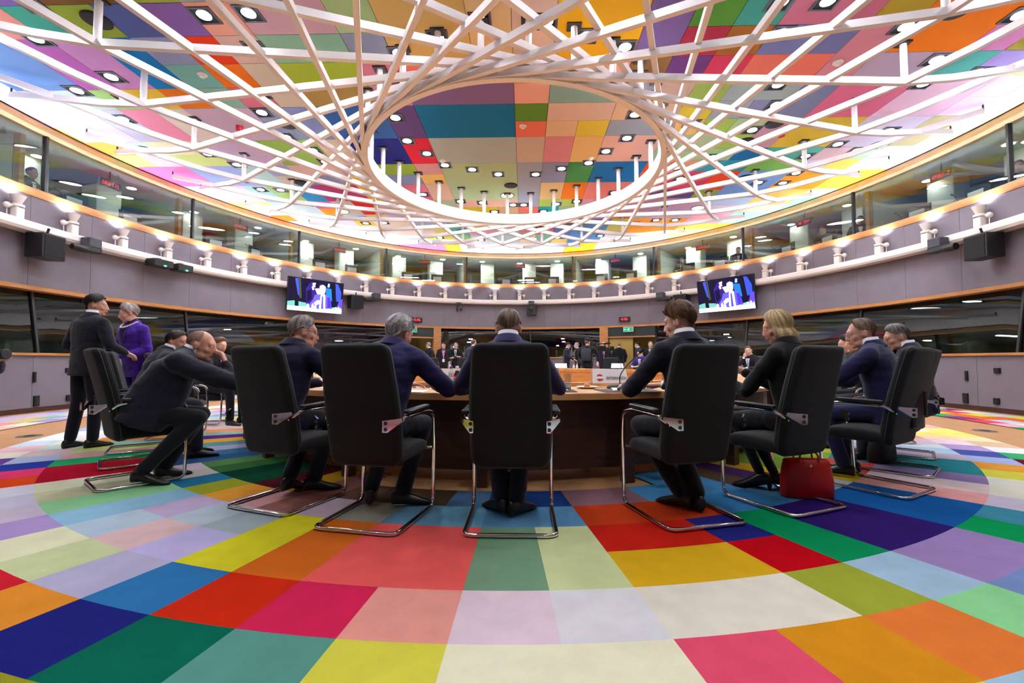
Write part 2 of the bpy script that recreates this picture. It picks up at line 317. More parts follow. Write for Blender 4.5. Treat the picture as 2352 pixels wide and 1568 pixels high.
# ================================================================== CEILING of coloured square panels
CZ = 5.65; CM = .6137; CX0 = .03; CY0 = 8.06
PAINT = '''
-15 15 -18 -6 c8b0a8;-13 -13 -5 -5 e8a0a0;-12 -12 -5 -5 e58a2e;-11 -11 -5 -5 8069b8;-10 -9 -5 -5 6e4c24;-8 -8 -5 -5 96a53c;-7 -7 -5 -5 96a5aa;-6 -5 -5 -5 dcb02a;-4 -4 -5 -5 d2ad52;-3 -2 -5 -5 dc4616;-1 -1 -5 -5 d7b482;0 0 -5 -5 d4b4a0;1 2 -5 -5 dca514;3 3 -5 -5 6e5587;4 4 -5 -5 467d23;5 5 -5 -5 378c7d;6 7 -5 -5 b96982;8 8 -5 -5 aa9628;9 10 -5 -5 e87a0a;11 11 -5 -5 c882b4
-14 -13 -4 -4 e2dcee;-12 -12 -4 -4 e69b8c;-11 -11 -4 -4 3ca08c;-10 -10 -4 -4 8ca537;-9 -9 -4 -4 4b5a96;-8 -8 -4 -4 7d5aa0;-7 -7 -4 -4 e1a08c;-6 -5 -4 -4 c39ba5;-4 -4 -4 -4 a0b97d;-3 -2 -4 -3 c8a55f;-1 -1 -4 -3 d7b482;0 0 -4 -3 d4b4a0;1 2 -4 -3 dea514;3 3 -4 -3 6e5587;4 4 -4 -4 467d23;5 5 -4 -4 378c7d;6 7 -4 -4 b96982;8 8 -4 -4 aa9628;9 10 -4 -3 e67a08;11 11 -4 -3 c882b4;12 13 -4 -4 b0a040
-14 -13 -3 -2 6e96cd;-15 -15 -3 -1 f6dcd8;-12 -12 -3 -2 b464b4;-11 -11 -3 -2 c38cc3;-10 -10 -3 -2 0073b4;-9 -9 -3 -3 8c96b9;-8 -8 -3 -3 dc370a;-7 -7 -3 -3 d4b2a5;-6 -5 -3 -3 82aa8c;-4 -4 -3 -3 82879b;4 4 -3 -3 a0233c;5 5 -3 -3 915514;6 7 -3 -3 696e9b;8 8 -3 -2 c8828f;12 13 -3 -3 a0963c
-9 -9 -2 -2 73afa5;-8 -8 -2 -2 e16e0a;-7 -7 -2 -1 c8b9a0;-6 -5 -2 -2 9baa28;-4 -4 -2 -2 cd7887;-3 -1 -2 -2 dc6e5a;0 0 -2 -2 c39b5f;1 2 -2 -2 dea596;3 3 -2 -2 735023;4 4 -2 -2 5f2d69;5 5 -2 -2 c33250;6 7 -2 -2 d76e5a;9 10 -2 -2 b4a5be;11 11 -2 -2 50aaa0;12 12 -2 -2 a596d7;13 14 -2 -2 c8e696
-15 -14 -1 1 fae4ec;-13 -13 -1 -1 d2ebe1;-12 -12 -1 -1 a5d782;-11 -11 -1 -1 e1be3c;-10 -10 -1 -1 e1780a;-9 -9 -1 -1 87b49b;-8 -8 -1 -1 cd6e82;-6 -5 -1 -1 a58241;-4 -4 -1 -1 c396a0;-3 -1 -1 -1 7d5f8c;0 0 -1 -1 e1a596;1 2 -1 -1 82a59b;3 3 -1 -1 8791a0;4 4 -1 -1 bea091;5 5 -1 -1 8ca54b;6 7 -1 -1 96a5a5;8 8 -1 0 737da0;9 10 -1 0 d76e91;11 12 -1 0 e6c3dc;13 14 -1 0 f0d2eb;15 15 -1 1 faa014
-13 -13 0 1 d7dcf5;-12 -12 0 1 f59bb9;-11 -11 0 1 e6dcd2;-10 -9 0 1 cdb4cd;-8 -8 0 1 8c9bb9;-7 -7 0 1 828cb9;-6 -5 0 1 2d5a96;-4 -4 0 1 5a4178;-3 -1 0 1 006996;0 0 0 0 5a8728;1 2 0 0 d2b2a0;3 4 0 0 d2af8c;5 5 0 0 cdb932;6 6 0 0 91a0a5;7 7 0 0 7d82a5
0 0 1 1 dc6e55;1 1 1 1 d4b28c;2 2 1 1 d7be3c;3 4 1 1 8c96a5;5 5 1 1 d7af64;6 6 1 1 96b450;7 7 1 1 aac396;8 8 1 2 c39baf;9 10 1 2 d7be3c;11 12 1 2 d7d2eb;13 13 1 2 beb98c;14 14 0 2 dcdcb9
-15 -15 2 2 f0b955;-14 -14 2 2 d7f0f5;-13 -12 2 2 faebc3;-11 -10 2 3 cdb4d2;-9 -8 2 3 96be5a;-7 -7 2 3 e1cdb4;-6 -5 2 3 191e78;-4 -4 2 3 d71e3c;-3 -1 2 3 a5afac;0 0 2 3 bea898;1 1 2 3 cd828c;2 2 2 3 dcb473;3 4 2 3 d7aa9b;5 6 2 2 a5be96;7 7 2 2 96b950;15 15 2 3 fadc82
-15 -15 3 3 c3e68c;-14 -14 3 3 facde6;-13 -12 3 3 d7e68c;5 5 3 3 96b496;6 7 3 3 96c38c;8 8 3 3 0069a5;9 10 3 3 50b4a5;11 11 3 3 e1c3cd;12 12 3 3 cdfad7;13 14 3 3 e6ebfa
-15 -14 4 5 fa82b9;-13 -12 4 5 a5b9eb;-11 -11 4 5 bee6e1;-10 -10 4 4 a5afd2;-9 -8 4 4 e1beb4;-7 -7 4 4 d2aab4;-6 -5 4 4 96af37;-4 -4 4 4 cd9696;-3 -1 4 7 a5b98c;0 0 4 8 969baa;1 1 4 5 8287a5;2 2 4 5 3c823c;3 4 4 5 00649b;5 5 4 4 e1501e;6 6 4 4 d79678;7 7 4 4 3c9baf;8 8 4 4 2896af;9 10 4 4 78b955;11 11 4 4 d7dcf5;12 12 4 4 f5f078;13 14 4 4 fafafa
-10 -10 5 5 d7c8b4;-9 -8 5 5 96a0c3;-7 -7 5 7 f0c828;-6 -5 5 5 8291b4;-4 -4 5 5 e1b969;5 5 5 5 dc7364;6 7 5 5 d7466e;8 8 5 6 eb4b19;9 10 5 7 78a5e1;11 12 5 6 faa51e;13 14 5 6 ffdc50
-14 -13 6 7 ffe1f0;-12 -12 6 7 b9e6e1;-11 -11 6 7 afd778;-10 -10 6 7 3296d2;-9 -8 6 7 be417d;-6 -6 6 7 beafc8;-5 -5 6 7 d27382;-4 -4 6 7 d7af96;1 1 6 7 dab97d;2 2 6 7 e17300;3 4 6 7 d77869;5 5 6 7 d29ba0;6 7 6 6 d7466e
6 7 7 7 5f4b91;8 8 7 7 96b950;11 12 7 8 fad26e;13 14 7 8 ffffdc
-14 -13 8 8 fff096;-12 -11 8 9 d7eef0;-10 -10 8 8 e16eb4;-9 -9 8 9 cdc3af;-8 -8 8 9 dc141e;-7 -5 8 9 cdb9c3;-4 -4 8 8 a5b996;-3 -1 8 8 dcaf9b;1 2 8 8 a0b450;3 4 8 8 cd96a0;5 6 8 9 be9bb9;7 8 8 9 c8a5c8;9 10 8 8 bed7f5;11 12 9 9 ffd7b4;13 13 8 10 aae6c8
-14 -12 9 10 ffd7c8;-10 -10 9 9 ffa514;-4 -4 9 9 c8d2b4;-3 -2 9 9 cdb92d;-1 -1 9 9 cdaa82;0 0 9 9 de7364;1 1 9 9 009191;2 2 9 9 96b496;3 4 9 9 d2b4c8;9 10 9 9 e1d2e6
-13 -13 10 10 ff9632;-12 -11 10 11 e6f0fa;-10 -9 10 10 aad2eb;-8 -8 10 10 e1dc78;-7 -6 10 10 d2c3e1;-5 -3 10 10 b4aac8;-2 0 10 10 96a532;1 2 10 10 b4be82;3 4 10 10 be96be;5 5 10 10 e6780a;6 8 10 10 c8b4d2;9 10 10 10 f0b4be;11 12 10 11 b4e6d2
-10 -10 11 11 ffe6f0;-9 -9 11 11 ffe164;-8 -7 11 11 fff5dc;-6 -5 11 11 b9cdf0;-4 -4 11 13 5aafa5;-3 -3 11 11 eb8c82;-2 0 11 11 ebcd50;1 2 11 11 78503c;3 3 11 11 6e64a0;4 4 11 11 6e78b4;5 5 11 13 cdcd6e;6 8 11 13 faa528;9 10 11 11 faaaaa
-12 -9 12 13 fff5f0;-8 -6 12 12 ffebd7;-5 -5 12 13 f0e68c;-3 -2 12 12 ebcd50;-1 -1 12 12 d7cdd7;0 0 12 12 736440;1 1 12 12 be4b82;2 2 12 14 6e82cd;3 4 12 15 64a0dc;9 11 12 12 ffe15a
-8 -6 13 13 fff0e1;-3 -2 13 13 f0afcd;-1 -1 13 14 c8e6eb;0 0 13 13 e6aab9;1 1 13 13 e68caa;9 10 13 14 fff0a0
-9 -7 14 15 ffffff;-6 -5 14 14 ebf078;-4 -4 14 14 96d782;-3 -2 14 14 c8e6eb;0 0 14 15 faebc8;1 1 14 15 8ccdaa;5 8 14 15 ffffff
-7 -6 15 15 c8d7f5;-5 -3 15 15 fafafa;-2 -1 15 15 d7f0f5;2 2 15 15 ffe182
-8 -6 16 17 ff96be;-5 -5 16 17 ffc83c;-4 2 16 18 fdfdf5;3 4 16 18 ffcd28;5 8 16 18 d7ebfa'''
cell = {}
pid = 0
for part in PAINT.replace('\n', ';').split(';'):
    if not part.strip(): continue
    c0, c1, r0, r1, h = part.split(); pid += 1
    for c in range(int(c0), int(c1) + 1):
        for r in range(int(r0), int(r1) + 1): cell[(c, r)] = (pid, h)
def clip_oval(poly, d):
    N = 120; pts = [EP(360 * i / N, d) for i in range(N)]
    for i in range(N):
        A, B = pts[i], pts[(i + 1) % N]; out = []
        side = lambda p: (B.x - A.x) * (p[1] - A.y) - (B.y - A.y) * (p[0] - A.x)
        for j in range(len(poly)):
            p, q = poly[j], poly[(j + 1) % len(poly)]; sp, sq = side(p), side(q)
            if sp >= 0: out.append(p)
            if (sp >= 0) != (sq >= 0):
                t = sp / (sp - sq); out.append((p[0] + (q[0] - p[0]) * t, p[1] + (q[1] - p[1]) * t))
        poly = out
        if not poly: return []
    return poly
g = G(); g.loft([[EP(360 * i / 96, .25) + Vector((0, 0, z)) for i in range(96)] for z in (CZ + .03, CZ + .2)])
ceil = struct('ceiling', g, mat('ceiling_joint', (60, 58, 60), .9))
groups = {}
for (c, r), (k, h) in cell.items():
    if r < -6: continue
    groups.setdefault((k, h), []).append((c, r))
def panel_mat(h): return mat('ceiling_panel_' + h, hx(h), .85, bump=.08, bscale=400, var=.015, vscale=2, spec=.25)
def add_panel(x0, x1, y0, y1, h, gg=None):
    e = .004; poly = clip_oval([(x0 + e, y0 + e), (x1 - e, y0 + e), (x1 - e, y1 - e), (x0 + e, y1 - e)], -.06)
    if len(poly) < 3: return
    k = len(poly)
    v = [Vector((x, y, CZ)) for x, y in poly] + [Vector((x, y, CZ + .03)) for x, y in poly]
    f = [tuple(range(k))[::-1], tuple(range(k, 2 * k))] + [(i, (i + 1) % k, k + (i + 1) % k, k + i) for i in range(k)]
    if gg is not None: gg.add(v, f, lin(hx(h))); return
    put(G().add(v, f), 'ceiling_panel', panel_mat(h), ceil)
for (k, h), cs in groups.items():
    c0 = min(c for c, r in cs); c1 = max(c for c, r in cs); r0 = min(r for c, r in cs); r1 = max(r for c, r in cs)
    full = len(cs) == (c1 - c0 + 1) * (r1 - r0 + 1)
    for (a, b, e, f) in ([(c0, c1, r0, r1)] if full else [(c, c, r, r) for c, r in cs]):
        add_panel(CX0 + CM * a, CX0 + CM * (b + 1), CY0 + CM * e, CY0 + CM * (f + 1), h)
PAL = ['c8b0a8', 'd7b482', 'a0b97d', '96a5aa', 'dc6e5a', 'b96982', '8ca537', 'e1be3c', 'cdb4cd', '6e96cd', 'd4b4a0', '50aaa0']
g = G()
for r in range(-17, -5):                                          # the part of the ceiling behind the camera
    for c in range(-16, 16):
        add_panel(CX0 + CM * c, CX0 + CM * (c + 1), CY0 + CM * r, CY0 + CM * (r + 1), rnd.choice(PAL), g)
for r in range(-5, 19):
    for c in range(-16, 16):
        if (c, r) not in cell: add_panel(CX0 + CM * c, CX0 + CM * (c + 1), CY0 + CM * r, CY0 + CM * (r + 1), rnd.choice(PAL[:9]) if r < 5 else 'f4ecea', g)
o = put(g, 'ceiling_panels_rest', attr_mat('ceiling_rest', .85, .05), ceil); o['kind'] = 'stuff'

# ---- downlights: black square frame with a swivelling round lamp
M_bulb = emis('downlight_bulb', (240, 244, 255), DOWN_W); M_frame = mat('downlight_frame', (10, 11, 18), .6, spec=.2)
dl = thing('square_downlight', 'x', 'light', group='square ceiling downlights')
g = G(); s_, w_ = .155, .03
for x, y, a, b in ((0, s_ - w_ / 2, 2 * s_, w_), (0, -s_ + w_ / 2, 2 * s_, w_), (s_ - w_ / 2, 0, w_, 2 * s_), (-s_ + w_ / 2, 0, w_, 2 * s_)): g.box(x, y, -.004, a, b, .012)
put(g, 'frame', mat('downlight_rim', (54, 56, 66), .4), dl)
put(G().box(0, 0, -.001, .255, .255, .006), 'well', M_frame, dl)
T = Matrix.Translation((0, -.012, -.006))
put(G().lathe([(.098, .0), (.1, -.004), (.092, -.005), (.09, .0)], 20, T, cap=False), 'lamp_ring', M_dark, dl, 40)
put(G().add([T @ Vector((.089 * math.cos(2 * math.pi * j / 14), .089 * math.sin(2 * math.pi * j / 14), -.004)) for j in range(14)], [tuple(range(14))[::-1]]), 'bulb', M_bulb, dl)
DL = [(-6.23,5.58),(-6.84,6.2),(-6.56,7.1),(-6.88,7.73),(-7.49,7.45),(-4.1,5.83),(-3.48,5.81),(-4.4,7.62),(-4.71,8.22),(-4.74,9.15),(-6.91,9.87),(-6.61,10.44),(-4.46,9.76),(-4.44,10.34),(-6.92,11.38),(-6.95,12.0),(-6.67,12.92),(-6.04,13.2),(-6.43,12.05),(-7.51,8.37),(-3.79,6.48),(-2.27,9.38),(-1.98,9.98),(-1.68,10.6),(-1.06,10.86),(-0.44,11.16),(0.49,11.19),(1.11,10.87),(1.72,10.57),(2.02,9.98),(2.35,9.39),(2.3,8.48),(-2.26,8.47),(-1.69,6.65),(-1.04,6.33),(-0.4,6.02),(0.51,6.06),(1.1,6.36),(1.7,6.61),(2.35,7.86),(2.04,7.31),(3.53,5.81),(4.13,5.81),(3.85,6.38),(6.87,6.12),(6.57,7.02),(7.51,7.36),(6.91,7.64),(4.78,8.21),(4.48,7.6),(3.49,8.84),(4.8,9.12),(6.94,9.78),(7.57,9.22),(7.56,10.08),(6.6,10.34),(4.52,10.33),(3.86,10.89),(4.19,11.56),(6.94,11.28),(6.32,11.87),(6.97,11.92),(-2.62,12.48),(-1.66,13.06),(-1.03,13.19),(-0.13,13.4),(0.19,13.41),(1.74,13.15),(1.16,13.36),(-0.72,14.02),(0.8,14.02),(2.69,12.49),(-5.77,14.4),(-5.03,14.51),(-5.15,15.07),(-4.51,15.04),(-2.98,16.93),(-1.45,17.28),(1.45,17.04),(3.03,16.85),(3.94,15.31),(4.57,15.0),(5.19,15.01),(-1.99,7.24),(5.51,6.29),(0.76,15.89),(-2.04,16.09)]
import colorsys
def colour_name(h):
    r, g_, b = [v / 255 for v in hx(h)]; H_, L_, S_ = colorsys.rgb_to_hls(r, g_, b); H_ *= 360
    if L_ > .93: return 'white'
    if S_ < .14: return 'pale grey' if L_ > .6 else 'grey'
    if H_ < 14 or H_ > 345: n = 'red' if L_ < .5 else 'pink'
    elif H_ < 40: n = 'brown' if L_ < .36 else ('orange' if S_ > .65 and L_ < .65 else 'beige')
    elif H_ < 68: n = 'olive' if L_ < .42 else 'yellow'
    elif H_ < 160: n = 'green'
    elif H_ < 195: n = 'teal'
    elif H_ < 250: n = 'blue'
    elif H_ < 300: n = 'violet'
    else: n = 'magenta' if S_ > .4 and L_ < .6 else 'pink'
    return ('dark ' if L_ < .3 else 'pale ' if L_ > .8 else '') + n
def where(x, y):
    c = math.floor((x - CX0) / CM); r = math.floor((y - CY0) / CM); h = cell.get((c, r), (0, 'f4ecea'))[1]
    if (x / 2.9) ** 2 + ((y - 9.25) / 3.25) ** 2 < 1: z = 'inside the white ring'
    else: z = ('far ' if y > 12.5 else 'near ' if y < 7.5 else '') + ('left' if x < -1 else 'right' if x > 1 else 'middle') + ' of the ring'
    return colour_name(h), z
for i, (x, y) in enumerate(DL):
    o = dl if i == 0 else copy_tree(dl)
    o.location = (x, y, CZ - .003); o.rotation_euler = (0, 0, 0)
    cn, z = where(x, y); o['label'] = 'square black-framed downlight in a %s ceiling panel, %s' % (cn, z); o['group'] = 'square downlights, ' + z
seen = {}
for o in sorted([o for o in COL.objects if o.get('label', '').startswith('square black')], key=lambda o: o.location.y): seen.setdefault(o['label'], []).append(o)
for lb, os_ in seen.items():
    if len(os_) > 1:
        for n_, o in zip(['nearest', 'second nearest', 'third', 'fourth', 'fifth', 'sixth'], os_): o['label'] = lb.replace('square black-framed downlight', 'square downlight') + ', ' + n_
BACK = [(x, y) for y in (-.6, 1.2, 3.0, 4.6) for x in (-6, -3.6, -1.2, 1.2, 3.6, 6) if (x / 8.8) ** 2 + ((y - 9) / 10.2) ** 2 < 1]
for nb, (x, y) in enumerate(BACK):                                                # the same downlights go on above and behind the camera
    o = copy_tree(dl); o.location = (x, y, CZ - .003); o['label'] = 'square downlight above the photographer, %s row from the back wall, %s from the left' % (['first', 'second', 'third', 'fourth'][[-.6, 1.2, 3.0, 4.6].index(y)], ['first', 'second', 'third', 'fourth', 'fifth', 'sixth'][[-6, -3.6, -1.2, 1.2, 3.6, 6].index(x)]); o['group'] = 'square downlights above the photographer'
M_round = emis('round_light', (255, 252, 245), ROUND_W)
rl = thing('round_downlight', 'x', 'light', group='large round recessed lights')
put(G().lathe([(.2, 0), (.2, -.012), (.175, -.014), (.17, -.002)], 28, cap=False), 'bezel', M_black, rl, 40); put(G().lathe([(.172, -.004), (.17, -.008)], 28), 'diffuser', M_round, rl)
for i, (x, y) in enumerate([(-8.17, 9.64), (-.27, 12.61), (-5.45, 13.85), (7.86, 9.83), (5.49, 13.82), (.5, 17.2)]):
    o = rl if i == 0 else copy_tree(rl); o.location = (x, y, CZ - .003); cn, z = where(x, y); o['label'] = 'large round recessed white light in a %s ceiling panel, %s' % (cn, z)
sp = thing('ceiling_speaker', 'x', 'speaker', group='round black ceiling speakers')
put(G().lathe([(.17, 0), (.17, -.02), (.14, -.03)], 28), 'grille', mat('speaker_grille', (22, 22, 24), .8, bump=.4, bscale=500), sp, 40); put(G().lathe([(.178, 0), (.178, -.012), (.168, -.012), (.168, 0)], 28, cap=False), 'rim', M_black, sp)
for i, (x, y) in enumerate([(-5.63, 5.87), (5.95, 6.0), (5.12, 8.87), (-4.46, 8.65), (-.15, 11.88), (-5.63, 11.53), (5.83, 11.52), (4.9, 9.6)]):
    o = sp if i == 0 else copy_tree(sp); o.location = (x, y, CZ - .003); cn, z = where(x, y); o['label'] = 'round black speaker disc in a %s ceiling panel, %s' % (cn, z)
for x, y in [(-5.41, 8.65), (5.41, 9.17)]:
    t = thing('fire_sounder', 'small red alarm sounder on the ceiling, ' + ('left' if x < 0 else 'right') + ' of the white ring', 'alarm', (x, y, CZ))
    put(G().lathe([(.05, 0), (.05, -.03), (.02, -.035)], 16), 'base', M_white, t, 40); put(G().lathe([(.07, -.03), (.065, -.12), (.04, -.13)], 16), 'horn', mat('alarm_red', (190, 20, 25), .4), t, 40)
sm = thing('smoke_detector', 'x', 'detector', group='smoke detectors')
put(G().lathe([(.075, 0), (.075, -.02), (.05, -.035)], 20), 'base', M_cream, sm, 40); put(G().lathe([(.045, -.035), (.04, -.055), (.02, -.06)], 16), 'sensor', M_cream, sm, 40)
for i, (x, y) in enumerate([(.18, 8.82), (-5.02, 7.06), (3.9, 8.87), (5.09, 7.03), (-8.3, 7.4), (-1.69, 10.34), (1.73, 10.3)]):
    o = sm if i == 0 else copy_tree(sm); o.location = (x, y, CZ); cn, z = where(x, y); o['label'] = 'small smoke detector on a %s ceiling panel, %s' % (cn, z)

# ================================================================== the white hanging lattice with its ring
M_net = mat('lattice_white', (236, 230, 230), .28, spec=.5, var=.01)
net = thing('ceiling_lattice', 'white hanging lattice of crossing beams around a big oval ring', 'ceiling sculpture', (0, 0, 0))
NA, NB, NY = 2.90, 3.25, 9.25; OA, OB, OY = 6.15, 6.75, 9.0; HA, HB, HY = 8.75, 9.55, 9.0
def np_(phi, a, b, y0): t = (phi - 90) * D2R; return Vector((a * math.cos(t), y0 + b * math.sin(t), 0))
g = G(); rings = []
for i in range(97):
    p = 360 * i / 96; t = (p - 90) * D2R; n_ = Vector((math.cos(t) / NA, math.sin(t) / NB, 0)).normalized(); q = np_(p, NA, NB, NY)
    rings.append([q + n_ * d + Vector((0, 0, z)) for d, z in ((-.05, 4.79), (.05, 4.79), (.05, 5.06), (-.05, 5.06))])
g.loft(rings, False, False); put(g, 'ring', M_net, net, 40)
ST = 360 / 28; PH0 = 95.2
def beam(g, pts, w, h):
    rings = []
    for i, p in enumerate(pts):
        a = pts[max(i - 1, 0)]; b = pts[min(i + 1, len(pts) - 1)]; t = (b - a).normalized(); x = Vector((-t.y, t.x, 0)).normalized(); y = t.cross(x)
        rings.append([p + x * (sx * w / 2) + y * (sy * h / 2) for sx, sy in ((-1, -1), (1, -1), (1, 1), (-1, 1))])
    g.loft(rings)
for k in range(28):
    ph = PH0 + ST * k
    for s in (-1, 1):
        a = np_(ph + s * ST * 5, NA + .03, NB + .03, NY) + Vector((0, 0, 4.90 + .06 * s)); b = np_(ph, OA, OB, OY) + Vector((0, 0, 5.07))
        d = (b - a); d.z = 0; d.normalize(); L = 2.75
        c1 = b + d * L * .28 + Vector((0, 0, .10)); c2 = b + d * L * .7 + Vector((0, 0, .33)); c3 = b + d * L + Vector((0, 0, .46))
        r_ = math.hypot(c3.x / (RA - .25), (c3.y - CY) / (RB - .25))
        if r_ > 1:
            for c in (c2, c3): c.x /= max(1, r_); c.y = CY + (c.y - CY) / max(1, r_)
        bm0 = a.lerp(b, .5); bm0.z -= .005
        g = G(); beam(g, [a, bm0, b, c1, c2, c3], .07, .095); bo = put(g, 'beam', M_net, net, 30)
        g = G(); g.tube([c3, c3 + Vector((0, 0, .08)), Vector((c3.x, c3.y, CZ))], .014, 6); put(g, 'hook', M_dark, bo)
    b = np_(ph, OA, OB, OY)
    rod = put(G().tube([b + Vector((0, 0, 5.08)), b + Vector((0, 0, CZ))], .045, 10), 'rod', M_net, net, 40)
    put(G().box(b.x, b.y, CZ - .012, .16, .16, .02), 'socket', M_black, rod)
    b = np_(ph, NA, NB, NY); rod = put(G().tube([b + Vector((0, 0, 5.05)), b + Vector((0, 0, CZ))], .045, 10), 'rod', M_net, net, 40)
    put(G().box(b.x, b.y, CZ - .012, .2, .16, .02), 'socket', M_black, rod)

# ================================================================== CARPETS (square cells along the oval)
def arc_table(a, b):
    out = [0.0]; N = 3600
    for i in range(N):
        t = ((i + .5) * 360 / N - 90) * D2R; out.append(out[-1] + math.hypot(a * math.sin(t), b * math.cos(t)) * (2 * math.pi / N))
    return out
ARC = arc_table(TA, TB)
def phi_at(s):
    Lt = ARC[-1]; s = s % Lt; lo, hi = 0, len(ARC) - 1
    while hi - lo > 1:
        m_ = (lo + hi) // 2
        if ARC[m_] <= s: lo = m_
        else: hi = m_
    return (lo + (s - ARC[lo]) / (ARC[hi] - ARC[lo])) * .1
CS = .372; S0 = -.0655
CARP = '''0 1e3c7d 5f96be 7da582 7da582 f0d7e1 f8f3d0
1 1e3c7d 5f96be d9e2a5 d9e2a5 e9e6e6 f8f3d0
2 8c646e cd4119 d22314 e6b41e f0e8d4 f05573
3 8c646e cd4119 d22314 e6b41e f0e8d4 e1961a
4 468cbe cd4119 23287d c80014 a5af37 f08237
5 468cbe 3c82b9 00965a 00965a aacae0 96e19b
6 468cbe 3c82b9 321a6e 321a6e a58cc3 7d96c8
7 5a4632 5a96be 321a6e 321a6e a58cc3 8caad2
8 46285a a5c8d7 145fa8 145fa8 00a55a 00a55a
9 c8a028 b4c8cd 145fa8 145fa8 4696af 5aa0af
10 6e8c32 d2b428 f0afa5 f0aaa5 d7cde1 c8c3dc
11 6e8c32 cd5046 e1c8cd e6d2d2 e6e4d0 e1dcc8
12 78a03c cd5046 9682b4 9682b4 e6e4d0 f0ebdc
13 8caa3c 2d8c96 2d8c96 2d8c96 e1dc50 e1dc50
14 b4be50 2d8c96 2d8c96 2d8c96 eba53c eba53c
15 c8a0a0 beb4cd beb4cd c3b4c8 a5b4dc 6e1428
16 a0c8dc afcde1 afcde1 afcde1 4b5aa5 3cb46e
17 e1c8d7 e6e6e1 e6e6e1 e1e6eb bea5d2 f0f0f0
18 ebc8d7 ebc8dc ebc8dc ebc8dc f5dce6 e1c3a0
19 f0a05a f0a05a f0a05a f0a05a fad7b4 f5e6b4
20 fa9696 fa9696 fa9696 fa9696 ebe678 ebe678
21 fafafa fafafa fafafa fafafa e6e6f5 ebe678
22 f04b64 f04b64 f04b64 f04b64 f04b64 f0b4be
-1 5078a0 6eaac8 fa645f fa645f f5a596 e6e050
-2 50402d 6ea0be fa645f fa645f e12859 5fa091
-3 5a4632 b4b4a0 e67323 e67323 dc2d0f 006e55
-4 6e5046 d7becd e8de2d e8de2d 327db9 1e237d
-5 965f55 af7369 aebec3 c8beeb beb9d7 eb962d
-6 c39123 e1a5a5 becdd7 e8c3c3 d2dca5 d71e32
-7 55141e eba537 c8b4d7 bed2e1 ebebc3 c8d296
-8 00462d a5aa2d 96c8e1 96c8e1 b49bd2 b496d2
-9 003c28 287da5 96d79b 96d79b d2c3d7 d2c3d7
-10 3c6e3c c8c3b9 cdcda5 cdcda5 d2cde1 d2cde1
-11 5a8c50 d7c3d7 e6e6c3 e6e6c3 e6e1f0 e6e1f0
-12 325f96 325a8c b40f28 be0f2d eb4b19 eb4b19
-13 46789b 325a8c b40f28 be0f2d f04173 e6dceb
-14 b4afd2 c8c3dc 28af6e 28af6e 2d41a5 f0ebf5
-15 5f9696 d28c91 e1a5aa e6b4b4 b4c3e1 6e4196
-16 e1a53c c8d782 c8d782 c8d782 e6c8c8 f5f0dc
-17 5a2d82 5a2d82 a5c8b9 a5c8b9 d7ebe1 f0c3c8
-18 a0c3b4 a0c3b4 e69b4b e69b4b f0f0d2 d2e1eb
-19 f0a564 f0a564 f5e1eb f5e1eb f5ebf0 f5eff5
-20 f5cdd7 f5cdd7 f5ebd2 f5ebd2 fafafa fafafa'''
cells = {}
for ln in CARP.split('\n'):
    q = ln.split(); cells[int(q[0])] = q[1:]
NCELL = round(ARC[-1] / CS)
PASTEL = ['ebc8d7', 'c8d2e6', 'e6e6c8', 'afcde1', 'c8e1b4', 'f0c8b4', 'd7c3e1', 'f5ebd2', '96c8be', 'f0a0a0', 'e1dc78', 'b4a0d2']
VIV = ['d7283c', '2d8c96', 'e6783c', '4b5aa5', 'e1dc50', '28af6e', '8c3c8c', 'f0b4be', 'c8d2e6', 'f5ebd2', '96c8e1', 'f04b64']
def carpet(name, bands, label, zt, kcol):
    g = G(); lo = S0 - (NCELL // 2) * CS
    for kk in range(-(NCELL // 2), NCELL - NCELL // 2):
        p0 = phi_at(S0 + kk * CS); p1 = phi_at(S0 + (kk + 1) * CS)
        if p1 < p0: p1 += 360
        for j, (d0, d1) in enumerate(bands):
            if kcol(kk, j) is None: continue
            c = lin(hx(kcol(kk, j))); ns = 3
            for i in range(ns):
                a, b = p0 + (p1 - p0) * i / ns, p0 + (p1 - p0) * (i + 1) / ns
                q = [EP(a, d0, TA, TB), EP(b, d0, TA, TB), EP(b, d1, TA, TB), EP(a, d1, TA, TB)]
                g.add([p + Vector((0, 0, zt)) for p in q], [(3, 2, 1, 0)], c)
    edge = (.25, .25, .25, 1)
    for d in (bands[-1][1],) if name != 'carpet' else ():
        ring = [[EP(360 * i / 120, d, TA, TB) + Vector((0, 0, z)) for i in range(120)] for z in (0.0005, zt)]
        n = 120; o = [p for r in ring for p in r]; g.add(o, [(i, (i + 1) % n, n + (i + 1) % n, n + i) for i in range(n)], edge)
    return tag(put(g, name, attr_mat('carpet_pile', .95, .55, 420, .05, 7, spec=.06)), label, 'carpet')
BI = [(.01 + CS * j, .01 + CS * (j + 1)) for j in range(-5, 4)]
carpet('carpet', BI, 'large oval carpet of bright multicoloured squares under the table and chairs', .012,
       lambda k, j: None if (j == 0 and abs(k) < 5) or (j > 6 and abs(k) > 13) else 'a0a028' if j > 6 and k < 0 else PASTEL[(k * 5 + j) % 12] if j > 6 else (cells[k][max(j - 1, 0)] if k in cells else PASTEL[(k * 7 + j * 5) % 12]))
carpet('border_carpet', [(1.78 + .34 * j, 1.78 + .34 * (j + 1)) for j in range(4)], 'outer ring of multicoloured carpet along the grey wall', .010,
       lambda k, j: (VIV if 0 < k < 60 else PASTEL)[random.Random(k * 17 + j).randrange(12)])
FB = mat('steel_disc', (170, 172, 176), .3, .9)
